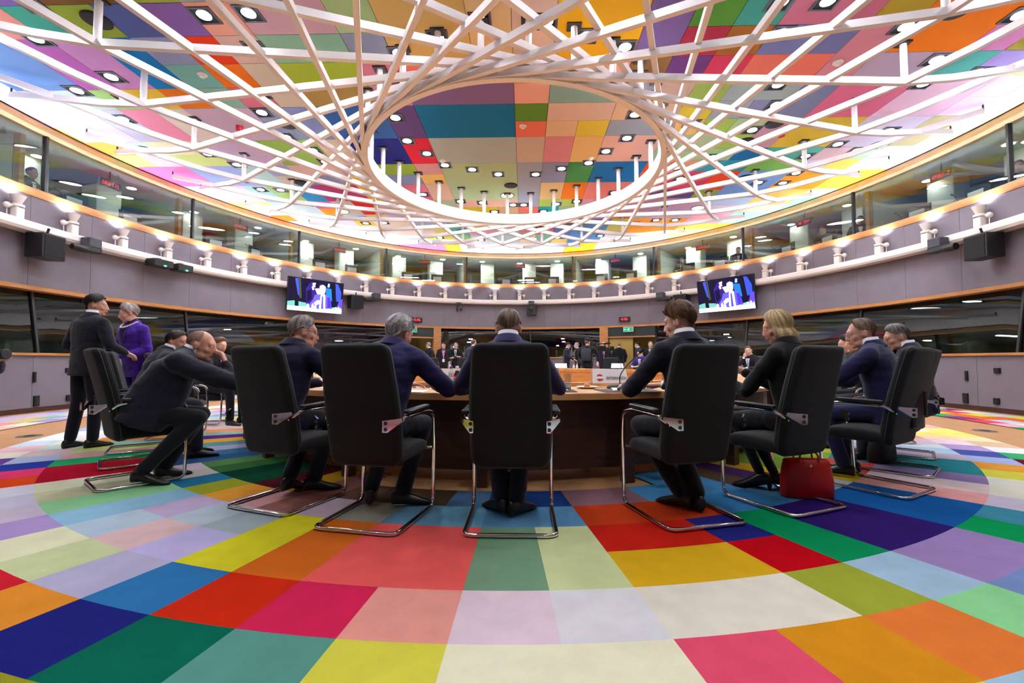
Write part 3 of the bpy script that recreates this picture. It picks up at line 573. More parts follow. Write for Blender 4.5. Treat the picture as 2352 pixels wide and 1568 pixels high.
for i, (x, y) in enumerate([(-6.35, 5.9), (-6.9, 8.6), (6.75, 6.7), (6.55, 5.6), (-5.9, 4.3), (6.95, 8.4)]):
    t = thing('floor_socket', 'round steel floor socket in the wooden strip, ' + ['beside the standing pair', 'behind the woman in purple', 'behind the rightmost chairs', 'nearest the right edge', 'nearest the left edge', 'far right'][i], 'floor socket', (x, y, 0))
    put(G().lathe([(.13, 0), (.13, .006), (.115, .008)], 28), 'cover', FB, t, 40); put(G().lathe([(.06, .008), (.058, .011)], 20), 'lid', M_dark, t)

# ================================================================== LEDGE LAMPS (uplights)
M_uplight = emis('uplight_glow', (225, 230, 255), SCONCE_W * .25)
sc = thing('ledge_uplight', 'x', 'lamp', group='uplights on the ledge')
put(G().rbox(0, 0, .10, .15, .13, .20, .02), 'housing', M_cream, sc, 40)
put(G().lathe([(.085, .205), (.095, .215), (.095, .25), (.08, .26)], 20), 'collar', M_cream, sc, 40)
put(G().lathe([(.05, .26), (.055, .27), (.115, .42), (.11, .42), (.05, .275)], 20, cap=False), 'cone', M_cream, sc, 40)
put(G().lathe([(.048, .285), (.046, .29)], 16), 'lamp', M_uplight, sc)
g = G(); g.tube([(.08, 0, .23), (.15, .0, .2)], .012, 6); g.tube([(.08, 0, .2), (.15, .02, .19)], .008, 6); g.ball((.19, 0, .19), .055); g.tube([(.19, .0, .15), (.18, .0, .0)], .008, 6); put(g, 'side_arm', M_cream, sc, 40)
LPH = [180]
for p in (173.3, 166.6, 160, 153.2, 146.5, 140.2, 133.8, 127.4, 121.1, 114.8, 108.6, 102.5, 96.3, 90.2, 84.4, 78.6, 72.8, 67): LPH += [p, -p]
spot = bpy.data.lights.new('uplight_beam', 'SPOT'); spot.energy = SCONCE_W; spot.color = (.80, .84, 1.0); spot.spot_size = 162 * D2R; spot.spot_blend = 1.0; spot.shadow_soft_size = .05
ob('uplight_beam', spot, sc, (0, 0, .43), (math.pi, 0, 0))
for i, p in enumerate(LPH):
    o = sc if i == 0 else copy_tree(sc); q = EP(p, -.19); o.location = (q.x, q.y, 3.6); o.rotation_euler = (0, 0, EZ(p) + (0 if p < 0 else math.pi))
    k = len([x for x in LPH if (x > 0) == (p > 0) and abs(x) > abs(p)]) + 1
    nth = ['first', 'second', 'third', 'fourth', 'fifth', 'sixth', 'seventh', 'eighth', 'ninth', 'tenth', 'eleventh', 'twelfth', 'thirteenth', 'fourteenth', 'fifteenth', 'sixteenth', 'seventeenth', 'eighteenth', 'nineteenth']
    if p == 180: o['label'] = 'cream cone uplight on the ledge at the middle of the far wall'
    elif k <= 19 and abs(p) > 66: o['label'] = 'cream cone uplight on the ledge, %s %s of the far middle' % (nth[k - (2 if p > 0 else 1)], 'right' if p > 0 else 'left')
    else: o['label'] = 'cream cone uplight on the ledge beside the photographer'
# ================================================================== DOORS at the far end, exit signs, clocks
M_ylw = mat('ochre_door', (170, 142, 66), .6, var=.05, vscale=2); M_corr = mat('corridor_wall', (150, 132, 78), .8, var=.04)
def doorway(name, p0, p1, leaf):
    w = ob(name, None, kind='structure')
    g = G(); sweep(g, [(.02, 1.98), (.2, 1.98), (.2, 2.36), (.02, 2.36)], p0, p1); put(g, 'transom', mat('dark_transom', (40, 52, 50), .3), w)
    g = G(); sweep(g, [(-.03, 1.93), (.2, 1.93), (.2, 1.985), (-.03, 1.985)], p0, p1); put(g, 'lintel', M_oak, w)
    for a, b in leaf:
        g = G(); sweep(g, [(.06, .01), (.11, .01), (.11, 1.92), (.06, 1.92)], a, b); lf = put(g, 'door_leaf', M_ylw, w)
        q = EP(b - .4, .04); put(G().box(q.x, q.y, 1.0, .04, .04, .22), 'handle', mat('steel', (180, 180, 184), .3, 1), lf)
    g = G(); sweep(g, [(3.3, 0), (3.4, 0), (3.4, 2.75), (3.3, 2.75)], p0 - 2, p1 + 2); put(g, 'corridor_wall', M_corr, w)
    for a in (p0 - .3, p1 + .3):
        g = G(); sweep(g, [(.2, 0), (3.3, 0), (3.3, 2.75), (.2, 2.75)], a - .2, a + .2); put(g, 'corridor_side', M_corr, w)
    q = EP((p0 + p1) / 2, 1.9)
    t = thing('corridor_light', 'round light in the corridor behind the far %s doorway' % ('right' if p1 < 180 else 'left'), 'light', (q.x, q.y, 2.745)); put(G().lathe([(.22, 0), (.2, -.02)], 24), 'diffuser', emis('corridor_lamp', (255, 240, 205), 14), t); put(G().lathe([(.24, 0), (.24, -.02), (.22, -.02), (.22, 0)], 24, cap=False), 'bezel', M_white, t)
doorway('door_1', 145.4, 156.8, [(150.8, 156.6)]); doorway('door_2', 202.7, 212.5, [(209, 212.3)])
g = G()
for a, b in ((156.8, 158.9), (200.8, 202.7)): sweep(g, [(-.05, 0), (.22, 0), (.22, 2.36), (-.05, 2.36)], a, b)
struct('trim_7', g, M_oak)
M_exit = emis('exit_green', (150, 255, 215), 1.6, False)
for p, s in ((151.6, 'right'), (208.3, 'left')):
    q = EP(p, -.08); t = thing('exit_sign', 'glowing green exit sign above the far %s doorway' % s, 'exit sign', (q.x, q.y, 2.25), (0, 0, EZ(p)))
    put(G().rbox(0, 0, 0, .42, .05, .2, .01), 'box', M_white, t); put(G().box(0, .027, 0, .38, .006, .16), 'face', mat('exit_face', (20, 120, 85), .4, emit=(20, 150, 105), es=.9), t)
    g = G(); g.ball((-.03, .031, .045), (.016, .003, .016)); g.add([(-.05, .032, .03), (0, .032, .03), (.03, .032, -.02), (.05, .032, -.055), (.03, .032, -.055), (.0, .032, -.02), (-.04, .032, -.055), (-.06, .032, -.05), (-.03, .032, 0)], [tuple(range(9))])
    g.add([(.08, .032, 0), (.12, .032, .035), (.12, .032, .015), (.17, .032, .015), (.17, .032, -.015), (.12, .032, -.015), (.12, .032, -.035)], [tuple(range(7))]); put(g, 'pictogram', M_exit, t)
def led_text(g, w, h, n, seed):
    r = random.Random(seed); cw = w / n
    for i in range(n):
        if r.random() < .12: continue
        for a in range(3):
            for b in range(5):
                if r.random() < .62: g.box(-w / 2 + cw * (i + .18 + .26 * a), .001, -h / 2 + h * (b + .5) / 5, cw * .2, .002, h * .15)
for p, s in ((152.6, 'right'), (207, 'left')):
    q = EP(p, -.05); t = thing('wall_clock', 'small black digital clock with red digits above the far %s doorway' % s, 'clock', (q.x, q.y, 2.67), (0, 0, EZ(p)))
    put(G().rbox(0, 0, 0, .44, .07, .19, .01), 'case', M_black, t); me = text_mesh('4:46', .17, M_led)
    ob('digits', me, t, (0, .037, 0), (math.pi / 2, 0, math.pi))
M_led2 = emis('red_led_dim', (255, 30, 45), 2.2, False)
def led_sign(p, d, z, w, label, grp, hang, seed):
    q = EP(p, d); t = thing('led_sign', label, 'LED sign', (q.x, q.y, z), (0, 0, EZ(p)), group=grp)
    put(G().rbox(0, 0, 0, w, .05, .17, .008), 'case', M_ledbox, t); g = G(); led_text(g, w * .8, .09, 7, seed); o = put(g, 'lit_dots', M_led2, t, 0, (0, .027, 0)); o['kind'] = 'stuff'
    put(G().tube([(0, 0, .08), (0, 0, hang)], .012, 6), 'hanger', M_dark, t)
upm = [(a + b) / 2 for a, b in zip(UB[:-1], UB[1:])]
nm = {0: 'far middle', 1: 'next to the far middle'}
for i, p in enumerate(upm):
    pp = p if p <= 180 else p - 360
    if abs(abs(pp) - 180) > 115: continue
    k = round((180 - abs(pp)) / 19.6); s = '' if k == 0 else (' to the right' if pp > 0 else ' to the left')
    led_sign(p, .5, 5.22, .5, 'red LED sign hanging in the upper gallery, ' + ('far middle bay' if k == 0 else ['first', 'second', 'third', 'fourth', 'fifth', 'sixth'][k - 1] + ' bay' + s), 'LED signs in the gallery', .3, i)
for i, (p, lb) in enumerate([(-97.5, 'behind the standing pair'), (-116.5, 'left of the grey-haired man by the screen'), (-136, 'under the left screen'), (168, 'over the far middle window'), (136, 'right of the young man'), (116.5, 'behind the blonde woman'), (97.5, 'above the rightmost men')]):
    led_sign(p, .5, 2.1, .62, 'red LED sign behind the lower glass, ' + lb, 'LED signs in the lower booths', .62, 40 + i)
# ================================================================== SCREENS
def screen(sx, label):
    c = Vector((sx * 6.93, 15.35, 3.21)); t = thing('wall_screen', label, 'screen', c, (0, 0, math.atan2(sx * 1.18, -1.5) if False else 0))
    ax = Vector((sx * -1.18, 1.5, 0)).normalized()              # towards the room's far middle
    nrm = Vector((-sx * 1.5, -1.18, 0)).normalized()
    zrot = math.atan2(nrm.y, nrm.x) - math.pi / 2
    t.rotation_euler = (-7 * D2R, 0, zrot)
    W, H_ = 1.92, 1.08
    put(G().rbox(0, -.03, 0, W + .05, .07, H_ + .05, .012), 'casing', M_black, t)
    g = G(); L = [0]
    def P(col, *pts, s=1.0):
        L[0] += 1; y = .006 + L[0] * .0005; v = [((.5 - x) * W, y, (.5 - yy) * H_) for x, yy in pts]; g.add(v, [tuple(range(len(v)))], tuple(k * s for k in lin(col)[:3]) + (1,))
    def E(col, cx, cy, rx, ry, n=16): P(col, *[(cx + rx * math.cos(2 * math.pi * k / n), cy + ry * math.sin(2 * math.pi * k / n)) for k in range(n)])
    P((9, 7, 38), (0, 0), (1, 0), (1, 1), (0, 1)); P((50, 70, 190), (.1, .03), (.16, .0), (.2, .55), (.16, .5)); P((60, 62, 38), (.17, 0), (.2, 0), (.24, .6), (.2, .62))
    P((14, 12, 30), (.0, .0), (.1, 0), (.2, .75), (.22, .95), (.13, .95)); P((95, 165, 155), (0, .74), (.1, .7), (.32, .74), (.4, .9), (.4, 1), (0, 1)); P((12, 10, 26), (.12, .6), (.18, .6), (.2, .92), (.13, .92))
    P((100, 175, 150), (.75, .84), (1, .74), (1, 1), (.7, 1)); P((45, 70, 185), (.84, .02), (.9, .05), (.97, .3), (.97, .6), (.88, .6)); P((10, 8, 30), (.76, .05), (.83, .05), (.88, .7), (.78, .7))
    P((25, 105, 220), (.66, .2), (.77, .22), (.8, .62), (.68, .5)); P((140, 180, 250), (.7, .05), (.735, .06), (.73, .18), (.69, .17))
    P((40, 22, 105), (.3, .3), (.38, .08), (.5, .12), (.6, .1), (.62, .4), (.5, .72), (.33, .8)); P((14, 8, 48), (.32, .36), (.4, .3), (.42, .6), (.34, .72)); P((235, 190, 200), (.41, .1), (.47, .08), (.47, .22), (.42, .24)); P((240, 238, 250), (.4, .22), (.43, .2), (.45, .3), (.42, .32))
    P((225, 185, 180), (.46, .27), (.53, .24), (.56, .38), (.5, .4)); P((240, 240, 250), (.5, .4), (.56, .36), (.58, .41), (.52, .45)); E((12, 8, 40), .505, .17, .045, .08)
    P((88, 80, 235), (.4, .86), (.37, .8), (.44, .62), (.47, .46), (.58, .42), (.66, .42), (.74, .48), (.78, .66), (.8, .84), (.66, .9)); P((60, 40, 190), (.7, .5), (.75, .5), (.79, .8), (.72, .85)); P((236, 232, 252), (.575, .42), (.66, .42), (.68, .88), (.56, .88)); P((70, 60, 205), (.6, .48), (.625, .48), (.64, .88), (.6, .88))
    E((226, 182, 205), .6, .3, .058, .15); P((196, 186, 208), (.54, .28), (.545, .16), (.6, .115), (.655, .16), (.66, .3), (.64, .2), (.57, .2)); E((215, 165, 185), .6, .345, .026, .02)
    P((240, 225, 240), (.46, .72), (.52, .62), (.58, .62), (.57, .72), (.49, .8)); P((86, 60, 230), (.9, .78), (.94, .55), (1, .5), (1, .9)); P((75, 60, 200), (.74, .82), (.8, .78), (.8, .92), (.74, .92))
    P((250, 250, 255), (0, .87), (.3, .86), (.58, .9), (.76, .86), (1, .9), (1, 1), (0, 1)); P((235, 225, 235), (.12, .9), (.3, .9), (.3, .95), (.12, .95))
    for x, y, w, h, c in ((.33, .76, .05, .16, (244, 244, 252)), (.42, .74, .04, .17, (225, 225, 250)), (.47, .77, .04, .15, (250, 250, 255)), (.86, .8, .04, .12, (250, 250, 255)), (.92, .76, .035, .18, (235, 235, 255)), (.965, .8, .03, .15, (250, 250, 255))): P(c, (x, y + h), (x, y + .35 * h), (x + w * .35, y), (x + w * .65, y), (x + w, y + .35 * h), (x + w, y + h))
    E((185, 195, 225), .56, .94, .014, .024); P((30, 30, 40), (.75, .95), (.77, .95), (.77, .97), (.75, .97))
    m = attr_mat('screen_picture', .3, 0, 1, 0, 1, emit=1.15); put(g, 'picture', m, t)
    g = G(); g.tube([(0, -.07, .1), (0, -.6, .25)], .03, 8); g.box(0, -.08, 0, .5, .05, .4); put(g, 'bracket', M_dark, t)
    return t
screen(-1, 'large left screen on the wall showing a man at a table'); screen(1, 'large right screen on the wall showing a man at a table')
# ================================================================== cameras, loudspeakers and boxes hung from the ledge
def at_wall(name, label, cat, p, d, z): q = EP(p, d); return thing(name, label, cat, (q.x, q.y, z), (0, 0, EZ(p)))
def speaker_camera(p, sgn, k, lb):
    t = at_wall('ledge_speaker', 'black box loudspeaker hanging under the ledge, ' + lb, 'speaker', p, -.33, 3.17)
    put(G().rbox(0, 0, 0, .46 * k, .34 * k, .46 * k, .02), 'cabinet', M_black, t, 40); put(G().rbox(0, .175 * k, 0, .4 * k, .012, .4 * k, .01), 'grille', mat('speaker_cloth', (12, 12, 14), .9, bump=.3, bscale=600), t); put(G().tube([(0, 0, .22 * k), (0, .05, .36)], .02, 8), 'bracket', M_dark, t)
    t = at_wall('robotic_camera', 'black remote-controlled camera on the ledge, ' + lb, 'camera', p + sgn * 4.6, -.42, 3.4)
    put(G().rbox(0, 0, .06, .28 * k, .22 * k, .2 * k, .03), 'pan_base', mat('camera_grey', (52, 54, 62), .5), t, 40); put(G().rbox(sgn * -.05, 0, -.08, .42 * k, .2 * k, .12 * k, .03), 'head', M_black, t, 40)
    T = Matrix.Translation((sgn * -.30 * k, .05, -.11)) @ Matrix.Rotation(90 * D2R, 4, 'Y'); put(G().lathe([(.07 * k, -.12), (.075 * k, 0), (.06 * k, .14), (.05 * k, .15)], 16, T), 'lens', M_black, t, 40)
speaker_camera(-86.6, -1, 1.0, 'far left over the standing man'); speaker_camera(89.1, 1, 1.0, 'far right over the rightmost chairs')
speaker_camera(-137.4, -1, 1.05, 'right beside the left screen'); speaker_camera(138.2, 1, 1.05, 'beside the right screen')
t = at_wall('ledge_speaker', 'black box loudspeaker with lens at the far middle of the ledge', 'speaker', 176.7, -.33, 3.17); put(G().rbox(0, 0, -.02, .4, .32, .44, .02), 'cabinet', M_black, t, 40); put(G().rbox(0, .1, .28, .24, .2, .16, .02), 'mount', mat('camera_grey'), t, 40); put(G().lathe([(.07, 0), (.07, .12), (.05, .13)], 16, Matrix.Translation((0, .16, .02)) @ Matrix.Rotation(-90 * D2R, 4, 'X')), 'lens', M_dark, t, 40)
t = at_wall('dome_camera', 'small black camera dangling from the ledge left of the far middle', 'camera', -163.4, -.33, 3.2); put(G().tube([(0, 0, .25), (0, 0, .05)], .015, 8), 'arm', M_black, t); put(G().rbox(-.1, 0, -.05, .1, .1, .14, .02), 'box', M_black, t, 40); put(G().ball((.05, 0, -.02), (.05, .06, .13)), 'head', M_black, t, 40); put(G().box(0, 0, .22, .24, .06, .03), 'bar', M_black, t)
for p, s in ((-100.3, 'left'), (-103.6, 'right')):
    t = at_wall('ledge_projector', 'flat black box with green light under the left ledge, %s of the pair' % s, 'projector', p, -.4, 3.38); put(G().rbox(0, 0, 0, .5 if s == 'left' else .42, .3, .17, .02), 'body', M_black, t, 40); put(G().ball((-.02, .15, -.06), (.04, .02, .018)), 'green_light', emis('green_led', (60, 255, 170), 6, False), t); put(G().box(0, -.05, .1, .1, .1, .06), 'mount', M_dark, t)
for p, s in ((-124.6, 'left'), (124.2, 'right')):
    t = at_wall('screen_side_speaker', 'slim black speaker at the outer side of the %s screen' % s, 'speaker', p, -.12, 3.05); put(G().rbox(0, 0, 0, .16, .12, .34, .02), 'cabinet', M_black, t, 40)
    for z in (-.08, .07): put(G().lathe([(.05, 0), (.045, .01), (.02, .004)], 14, Matrix.Translation((0, .06, z)) @ Matrix.Rotation(-90 * D2R, 4, 'X')), 'driver', M_dark, t)
for (p, z, w, h, lb) in [(-91.2, .80, .1, .1, 'square black box on the left wall'), (-87.7, .68, .05, .2, 'narrow black slot plate on the left wall'), (-88.0, .22, .1, .2, 'tall black socket plate low on the left wall'), (-91.4, .23, .1, .12, 'small black socket plate low on the left wall'), (93.2, .69, .05, .2, 'narrow black slot plate on the right wall'), (90.0, .81, .11, .1, 'square black box on the right wall'), (93.4, .23, .1, .2, 'tall black socket plate low on the right wall'), (90.2, .22, .1, .12, 'small black socket plate low on the right wall')]:
    t = at_wall('wall_socket', lb, 'socket', p, -.02, z); put(G().rbox(0, 0, 0, w, .04, h, .006), 'plate', M_black, t); put(G().box(0, .022, 0, w * .5, .006, h * .5), 'insert', M_dark, t)
# ================================================================== gallery desks: monitors, microphones, paper
mon = thing('gallery_monitor', 'x', 'monitor', group='monitors on the gallery desk')
put(G().rbox(0, 0, .22, .56, .04, .36, .01), 'panel', M_black, mon); put(G().box(0, -.03, .06, .06, .04, .12), 'stand', M_dark, mon); put(G().rbox(0, -.03, .01, .24, .16, .015, .02), 'foot', M_dark, mon)
mic = thing('gallery_microphone', 'x', 'microphone', group='microphones on the gallery desk')
put(G().rbox(0, 0, .02, .14, .1, .03, .02), 'base', M_black, mic); put(G().tube([(0, 0, .03), (.0, .02, .16), (.06, .05, .3), (.12, .06, .36)], .006, 6), 'gooseneck', M_dark, mic); put(G().tube([(.12, .06, .36), (.16, .065, .38)], .012, 8), 'capsule', M_black, mic)
first = [1, 1]; nmon = 0
for i, (a, b) in enumerate(zip(UB[:-1], UB[1:])):
    pp = (a + b) / 2; pp = pp if pp <= 180 else pp - 360
    if abs(abs(pp) - 180) > 112: continue
    k = round((180 - abs(pp)) / 19.6); bay = 'far middle bay' if k == 0 else ['first', 'second', 'third', 'fourth', 'fifth', 'sixth'][k - 1] + ' bay to the ' + ('right' if pp > 0 else 'left')
    fs = (.33, .68) if b - a < 25 else (.2, .4, .62)
    for j, f in enumerate(fs):
        p = a + (b - a) * f; q = EP(p, .62); z = 4.34
        o = mon if first[0] else copy_tree(mon); first[0] = 0; o.location = (q.x, q.y, z); o.rotation_euler = (0, 0, EZ(p) + rnd.uniform(-.25, .25)); paper = (i + j) % 2 == 0
        o['label'] = 'black monitor on the gallery desk, %s in the %s' % (['left', 'middle', 'right'][j] if len(fs) == 3 else ['left one', 'right one'][j], bay)
        if paper: put(G().box(.02, .024, .17, .34, .003, .26), 'white_sheet', mat('paper', (240, 240, 244), .8), o)
        p2 = p + 1.6; q = EP(p2, .55); o = mic if first[1] else copy_tree(mic); first[1] = 0; o.location = (q.x, q.y, z); o.rotation_euler = (0, 0, EZ(p2) + rnd.uniform(-1, 1)); o['label'] = 'thin gooseneck microphone beside the %s monitor, %s' % (['left', 'middle', 'right'][j], bay)
g = G(); sweep(g, [(.3, 4.30), (.95, 4.30), (.95, 4.34), (.3, 4.34)], 0, 360, 3); struct('trim_8', g, mat('gallery_desk', (96, 74, 52), .5))

# ================================================================== PEOPLE
from mathutils.bvhtree import BVHTree
TMP = bpy.data.scenes.new('remesh_bench')
def solid(g, voxel, smooth=4, fold=0, seed=0, ff=(9, 9, 9)):
    """one continuous skin around overlapping limbs"""
    me = me_new('t', g.v, g.f); o = bpy.data.objects.new('t', me); TMP.collection.objects.link(o)
    md = o.modifiers.new('r', 'REMESH'); md.mode = 'VOXEL'; md.voxel_size = voxel; md.use_smooth_shade = True
    if smooth: sm_ = o.modifiers.new('s', 'SMOOTH'); sm_.factor = .5; sm_.iterations = smooth
    vl = TMP.view_layers[0]; vl.update(); r = bpy.data.meshes.new_from_object(o.evaluated_get(vl.depsgraph))
    bpy.data.objects.remove(o); bpy.data.meshes.remove(me)
    if fold:
        n = len(r.vertices); co = [0.0] * (n * 3); no = [0.0] * (n * 3); r.vertices.foreach_get('co', co); r.vertices.foreach_get('normal', no)
        for i in range(n):
            x, y, z = co[3 * i:3 * i + 3]; q = mnoise.noise(Vector((x * ff[0] + seed, y * ff[1], z * ff[2]))) + .5 * mnoise.noise(Vector((x * ff[0] * 2.3 - seed, y * ff[1] * 2.3, z * ff[2] * 2.3))); q *= fold
            co[3 * i] += no[3 * i] * q; co[3 * i + 1] += no[3 * i + 1] * q; co[3 * i + 2] += no[3 * i + 2] * q
        r.vertices.foreach_set('co', co); r.update()
    r.polygons.foreach_set('use_smooth', [True] * len(r.polygons)); return r
def skin_mat(c):
    c = tuple(int(a * .7 + b * .3) for a, b in zip(c, (212, 172, 154))); return mat('skin_%02x%02x%02x' % c, c, .5, bump=.06, bscale=90, var=.05, vscale=14, spec=.4)
def cloth_mat(c, rough=.85, sh=.15): return mat('cloth_%02x%02x%02x' % c, c, rough, bump=.12, bscale=500, var=.05, vscale=10, spec=.2, sheen=sh)
def hair_mat(): return attr_mat('hair_strands', .42, 0, 1, 0, 1)
def ring2(c, ux, uy, hw, hd, n=20, e=2.4):
    out = []
    for j in range(n):
        a = 2 * math.pi * j / n; ca, sa = math.cos(a), math.sin(a)
        out.append(c + ux * (hw * math.copysign(abs(ca) ** (2 / e), ca)) + uy * (hd * math.copysign(abs(sa) ** (2 / e), sa)))
    return out
def add_hand(g, wrist, fwd, palm, side, curl=.35, k=1.0, spread=1.0):
    """palm, four unequal bent fingers and a thumb; side=+1 has the thumb towards the frame's -x"""
    f = Vector(fwd).normalized(); p = Vector(palm); p = (p - f * p.dot(f)).normalized(); x = f.cross(p) * side
    W = Vector(wrist)
    P = lambda a, b, c: W + x * (a * k) + f * (b * k) + p * (c * k)
    for a in (-.026, 0, .024): g.cone(P(a * .8, .015, 0), P(a * 1.15, .085, .002), .019 * k, .0165 * k, 10, 3)
    for a, L, b0 in ((-.031, .058, .083), (-.0105, .072, .09), (.0105, .078, .092), (.031, .070, .088)):
        q = P(a * 1.0, b0, 0); ang = curl * .6; d = f * math.cos(ang) + p * math.sin(ang) + x * (a * 1.2 * spread)
        for s, seg, r0, r1 in ((0, .44, .0098, .0092), (1, .31, .0092, .0086), (2, .25, .0086, .0074)):
            e = q + d.normalized() * (L * seg * k); g.cone(q, e, r0 * k, r1 * k, 8, 3); q = e; ang += curl * 1.05; d = f * math.cos(ang) + p * math.sin(ang) + x * (a * .8 * spread)
    q = P(-.03, .022, .004)
    for e, r0, r1 in ((P(-.052, .05, .014), .0145, .0125), (P(-.058 + .02 * curl, .078, .02 + .012 * curl), .012, .0108), (P(-.052 + .034 * curl, .1, .024 + .018 * curl), .0108, .009)):
        g.cone(q, e, r0 * k, r1 * k, 8, 3); q = e
def head_shape(g, M, k=1.0, jaw=1.0, ears=True, nose=1.0):
    def E(c, r, R=None):
        T = M @ Matrix.Translation(Vector(c) * k)
        if R: T = T @ R
        g.ball((0, 0, 0), tuple(v * k for v in r), 14, 10, T)
    E((0, -.014, .034), (.076, .094, .084)); E((0, .022, -.015), (.066, .072, .085)); E((0, .028, -.062), (.053 * jaw, .058, .052)); E((0, .066, -.095), (.026 * jaw, .023, .02))
    E((0, .07, .028), (.056, .022, .03)); E((0, .082, .022), (.045, .012, .011))
    for s in (-1, 1):
        E((s * .042, .052, -.022), (.024, .026, .026)); E((s * .043 * jaw, .018, -.072), (.02, .042, .032)); E((s * .03, .074, .012), (.017, .013, .012))
        if ears:
            R = Matrix.Rotation(s * 18 * D2R, 4, 'Z') @ Matrix.Rotation(-10 * D2R, 4, 'X'); E((s * .079, -.012, -.004), (.009, .021, .033), R); E((s * .083, -.016, .01), (.007, .018, .018), R)
    a = M @ Vector((0, .09 * k, .02 * k)); b = M @ Vector((0, .107 * k * nose, -.027 * k)); g.cone(a, b, .0085 * k, .0125 * k, 10, 3)
    for s in (-1, 1): E((s * .012, .1, -.03), (.0085, .011, .008))
    E((0, .09, -.056), (.022, .01, .006)); E((0, .088, -.067), (.019, .01, .0065)); E((0, .088, -.045), (.02, .012, .012))
HL = {'short': [(0, 42), (30, 38), (52, 22), (70, 8), (84, -4), (96, 6), (115, -6), (135, -30), (160, -46), (180, -50)],
      'long': [(0, 40), (30, 36), (52, 20), (70, 6), (84, -8), (97, 0), (115, -14), (135, -36), (160, -50), (180, -54)],
      'bald': [(0, 91), (40, 91), (60, 60), (72, 30), (84, -6), (96, 4), (115, -6), (135, -28), (160, -42), (180, -45)],
      'recede': [(0, 62), (25, 66), (45, 44), (60, 14), (76, 2), (86, -4), (97, 5), (115, -6), (135, -30), (160, -44), (180, -47)],
      'bob': [(0, 46), (25, 40), (45, 20), (60, -5), (75, -20), (95, -30), (120, -34), (150, -38), (180, -40)]}
def hl(style, th):
    th = abs(th); T = HL[style]
    for (a, u), (b, v) in zip(T[:-1], T[1:]):
        if a <= th <= b: return u + (v - u) * (th - a) / (b - a)
    return T[-1][1]
def add_hair(M, style, dark, light, thick=.010, strands=1500, sweep_=0, drop=0, wave=0, seed=1, k=1.0, top=.0):
    """scalp shell plus loose strands, coloured strand by strand"""
    r = random.Random(seed); g = G(); c0 = Vector((0, -.014, .034)); R = Vector((.0765, .0955, .0855))
    ld, ll = lin(dark), lin(light)
    def col(t): t = min(1, max(0, t)); return tuple(ld[i] + (ll[i] - ld[i]) * t for i in range(3)) + (1,)
    def H(th, v, lift=0):
        lim = hl(style, th); lim = min(lim, 89); el = 90 - (90 - lim) * min(v, 1.0)
        if style == 'bald' and lim > 40: lift -= .02
        a, e = th * D2R, el * D2R; v_s = .62 - .32 * max(0, 1 - abs(abs(th) - 88) / 45); taper = 1 - .9 * max(0, v - v_s) / (1 - v_s) if v <= 1 and not drop else 1
        tk = (thick * taper + min(1, taper * 1.6) * top * max(0, math.sin(e)) ** 2 * (1.25 if abs(th) < 100 else .8)) + lift
        tk += wave * .006 * mnoise.noise(Vector((math.sin(a) * 5, math.cos(a) * 5, el * .09 + seed)))
        p = Vector(((R.x + tk) * math.sin(a) * math.cos(e), (R.y + tk) * math.cos(a) * math.cos(e), (R.z + tk) * math.sin(e)))
        if e < .2 and not drop: p.x *= 1 - .07 * (.2 - e)
        p += c0
        if drop and v > 1:
            f = (v - 1); p += Vector((math.sin(a) * .022 * math.sin(f * 2.6), math.cos(a) * .02 * math.sin(f * 2.4), -drop * f))
        return p * k
    vmax = 2.0 if drop else 1.0; nv = 14 if not drop else 22; nt = 56; v = []; ths = []
    for i in range(nv + 1):
        vv = vmax * i / nv
        for j in range(nt):
            th = -180 + 360 * j / nt
            if drop and vv > 1 and abs(th) < 62: th = math.copysign(62, th if th else 1) 
            v.append(M @ H(th, max(vv, .004)))
    f = [(i * nt + j, i * nt + (j + 1) % nt, (i + 1) * nt + (j + 1) % nt, (i + 1) * nt + j) for i in range(nv) for j in range(nt) if not (drop and i >= nv // 2 and (nt * .33 < j < nt * .67))]
    o = len(v); last = nv * nt                                 # inner lip so the shell closes on the skin
    v += [M @ (H(-180 + 360 * j / nt, 1.0, -thick - .014 - top)) for j in range(nt)]
    if not drop: f += [(last + j, last + (j + 1) % nt, o + (j + 1) % nt, o + j) for j in range(nt)]
    for q in f: g.add([v[i] for i in q], [tuple(range(len(q)))], col(.40 + .35 * mnoise.noise(v[q[0]] * 60)))
    for s in range(strands):
        th = r.uniform(-180, 180); lim = hl(style, th)
        if lim > 85: continue
        v0 = r.random() ** .7 * (vmax if not drop else 1.1); L = r.uniform(.12, .34) if not drop else r.uniform(.5, .95); t = .5 + .5 * mnoise.noise(Vector((th * .09, v0 * 2.5, seed))) * 1.5 + r.uniform(-.25, .3); cc = col(t)
        n = 4 if not drop else 6; w = .0019 * r.uniform(.6, 1.3) * k; pv = None; lift = r.uniform(.0005, .004) * (.4 if 60 < abs(th) < 125 else 1); dth = (sweep_ * max(0, 1 - v0 * 1.6) if abs(th) < 110 else 0) + r.uniform(-6, 6) + wave * 8 * math.sin(th * .2 + v0 * 9); pts = []
        for i in range(n + 1):
            u = i / n; vv = min(v0 + L * u, vmax + .03)
            tt = th + dth * u + wave * 5 * math.sin(u * 5 + s)
            if drop and vv > 1 and abs(tt) < 60: tt = math.copysign(60 + 4 * r.random(), tt)
            pts.append(M @ H(tt, max(vv, .01), lift * (1 + u * .8)))
        ax = None
        for i in range(n):
            a, b = pts[i], pts[i + 1]; d = b - a
            if d.length < 1e-6: continue
            nrm = (a - M @ (c0 * k)).normalized(); x = d.cross(nrm)
            if x.length < 1e-9: continue
            x = x.normalized() * w; e0 = x * (1 - .2 * i / n); e1 = x * (1 - (i + 1) / n * .9)
            g.add([a - e0, a + e0, b + e1, b - e1], [(0, 1, 2, 3)], cc)
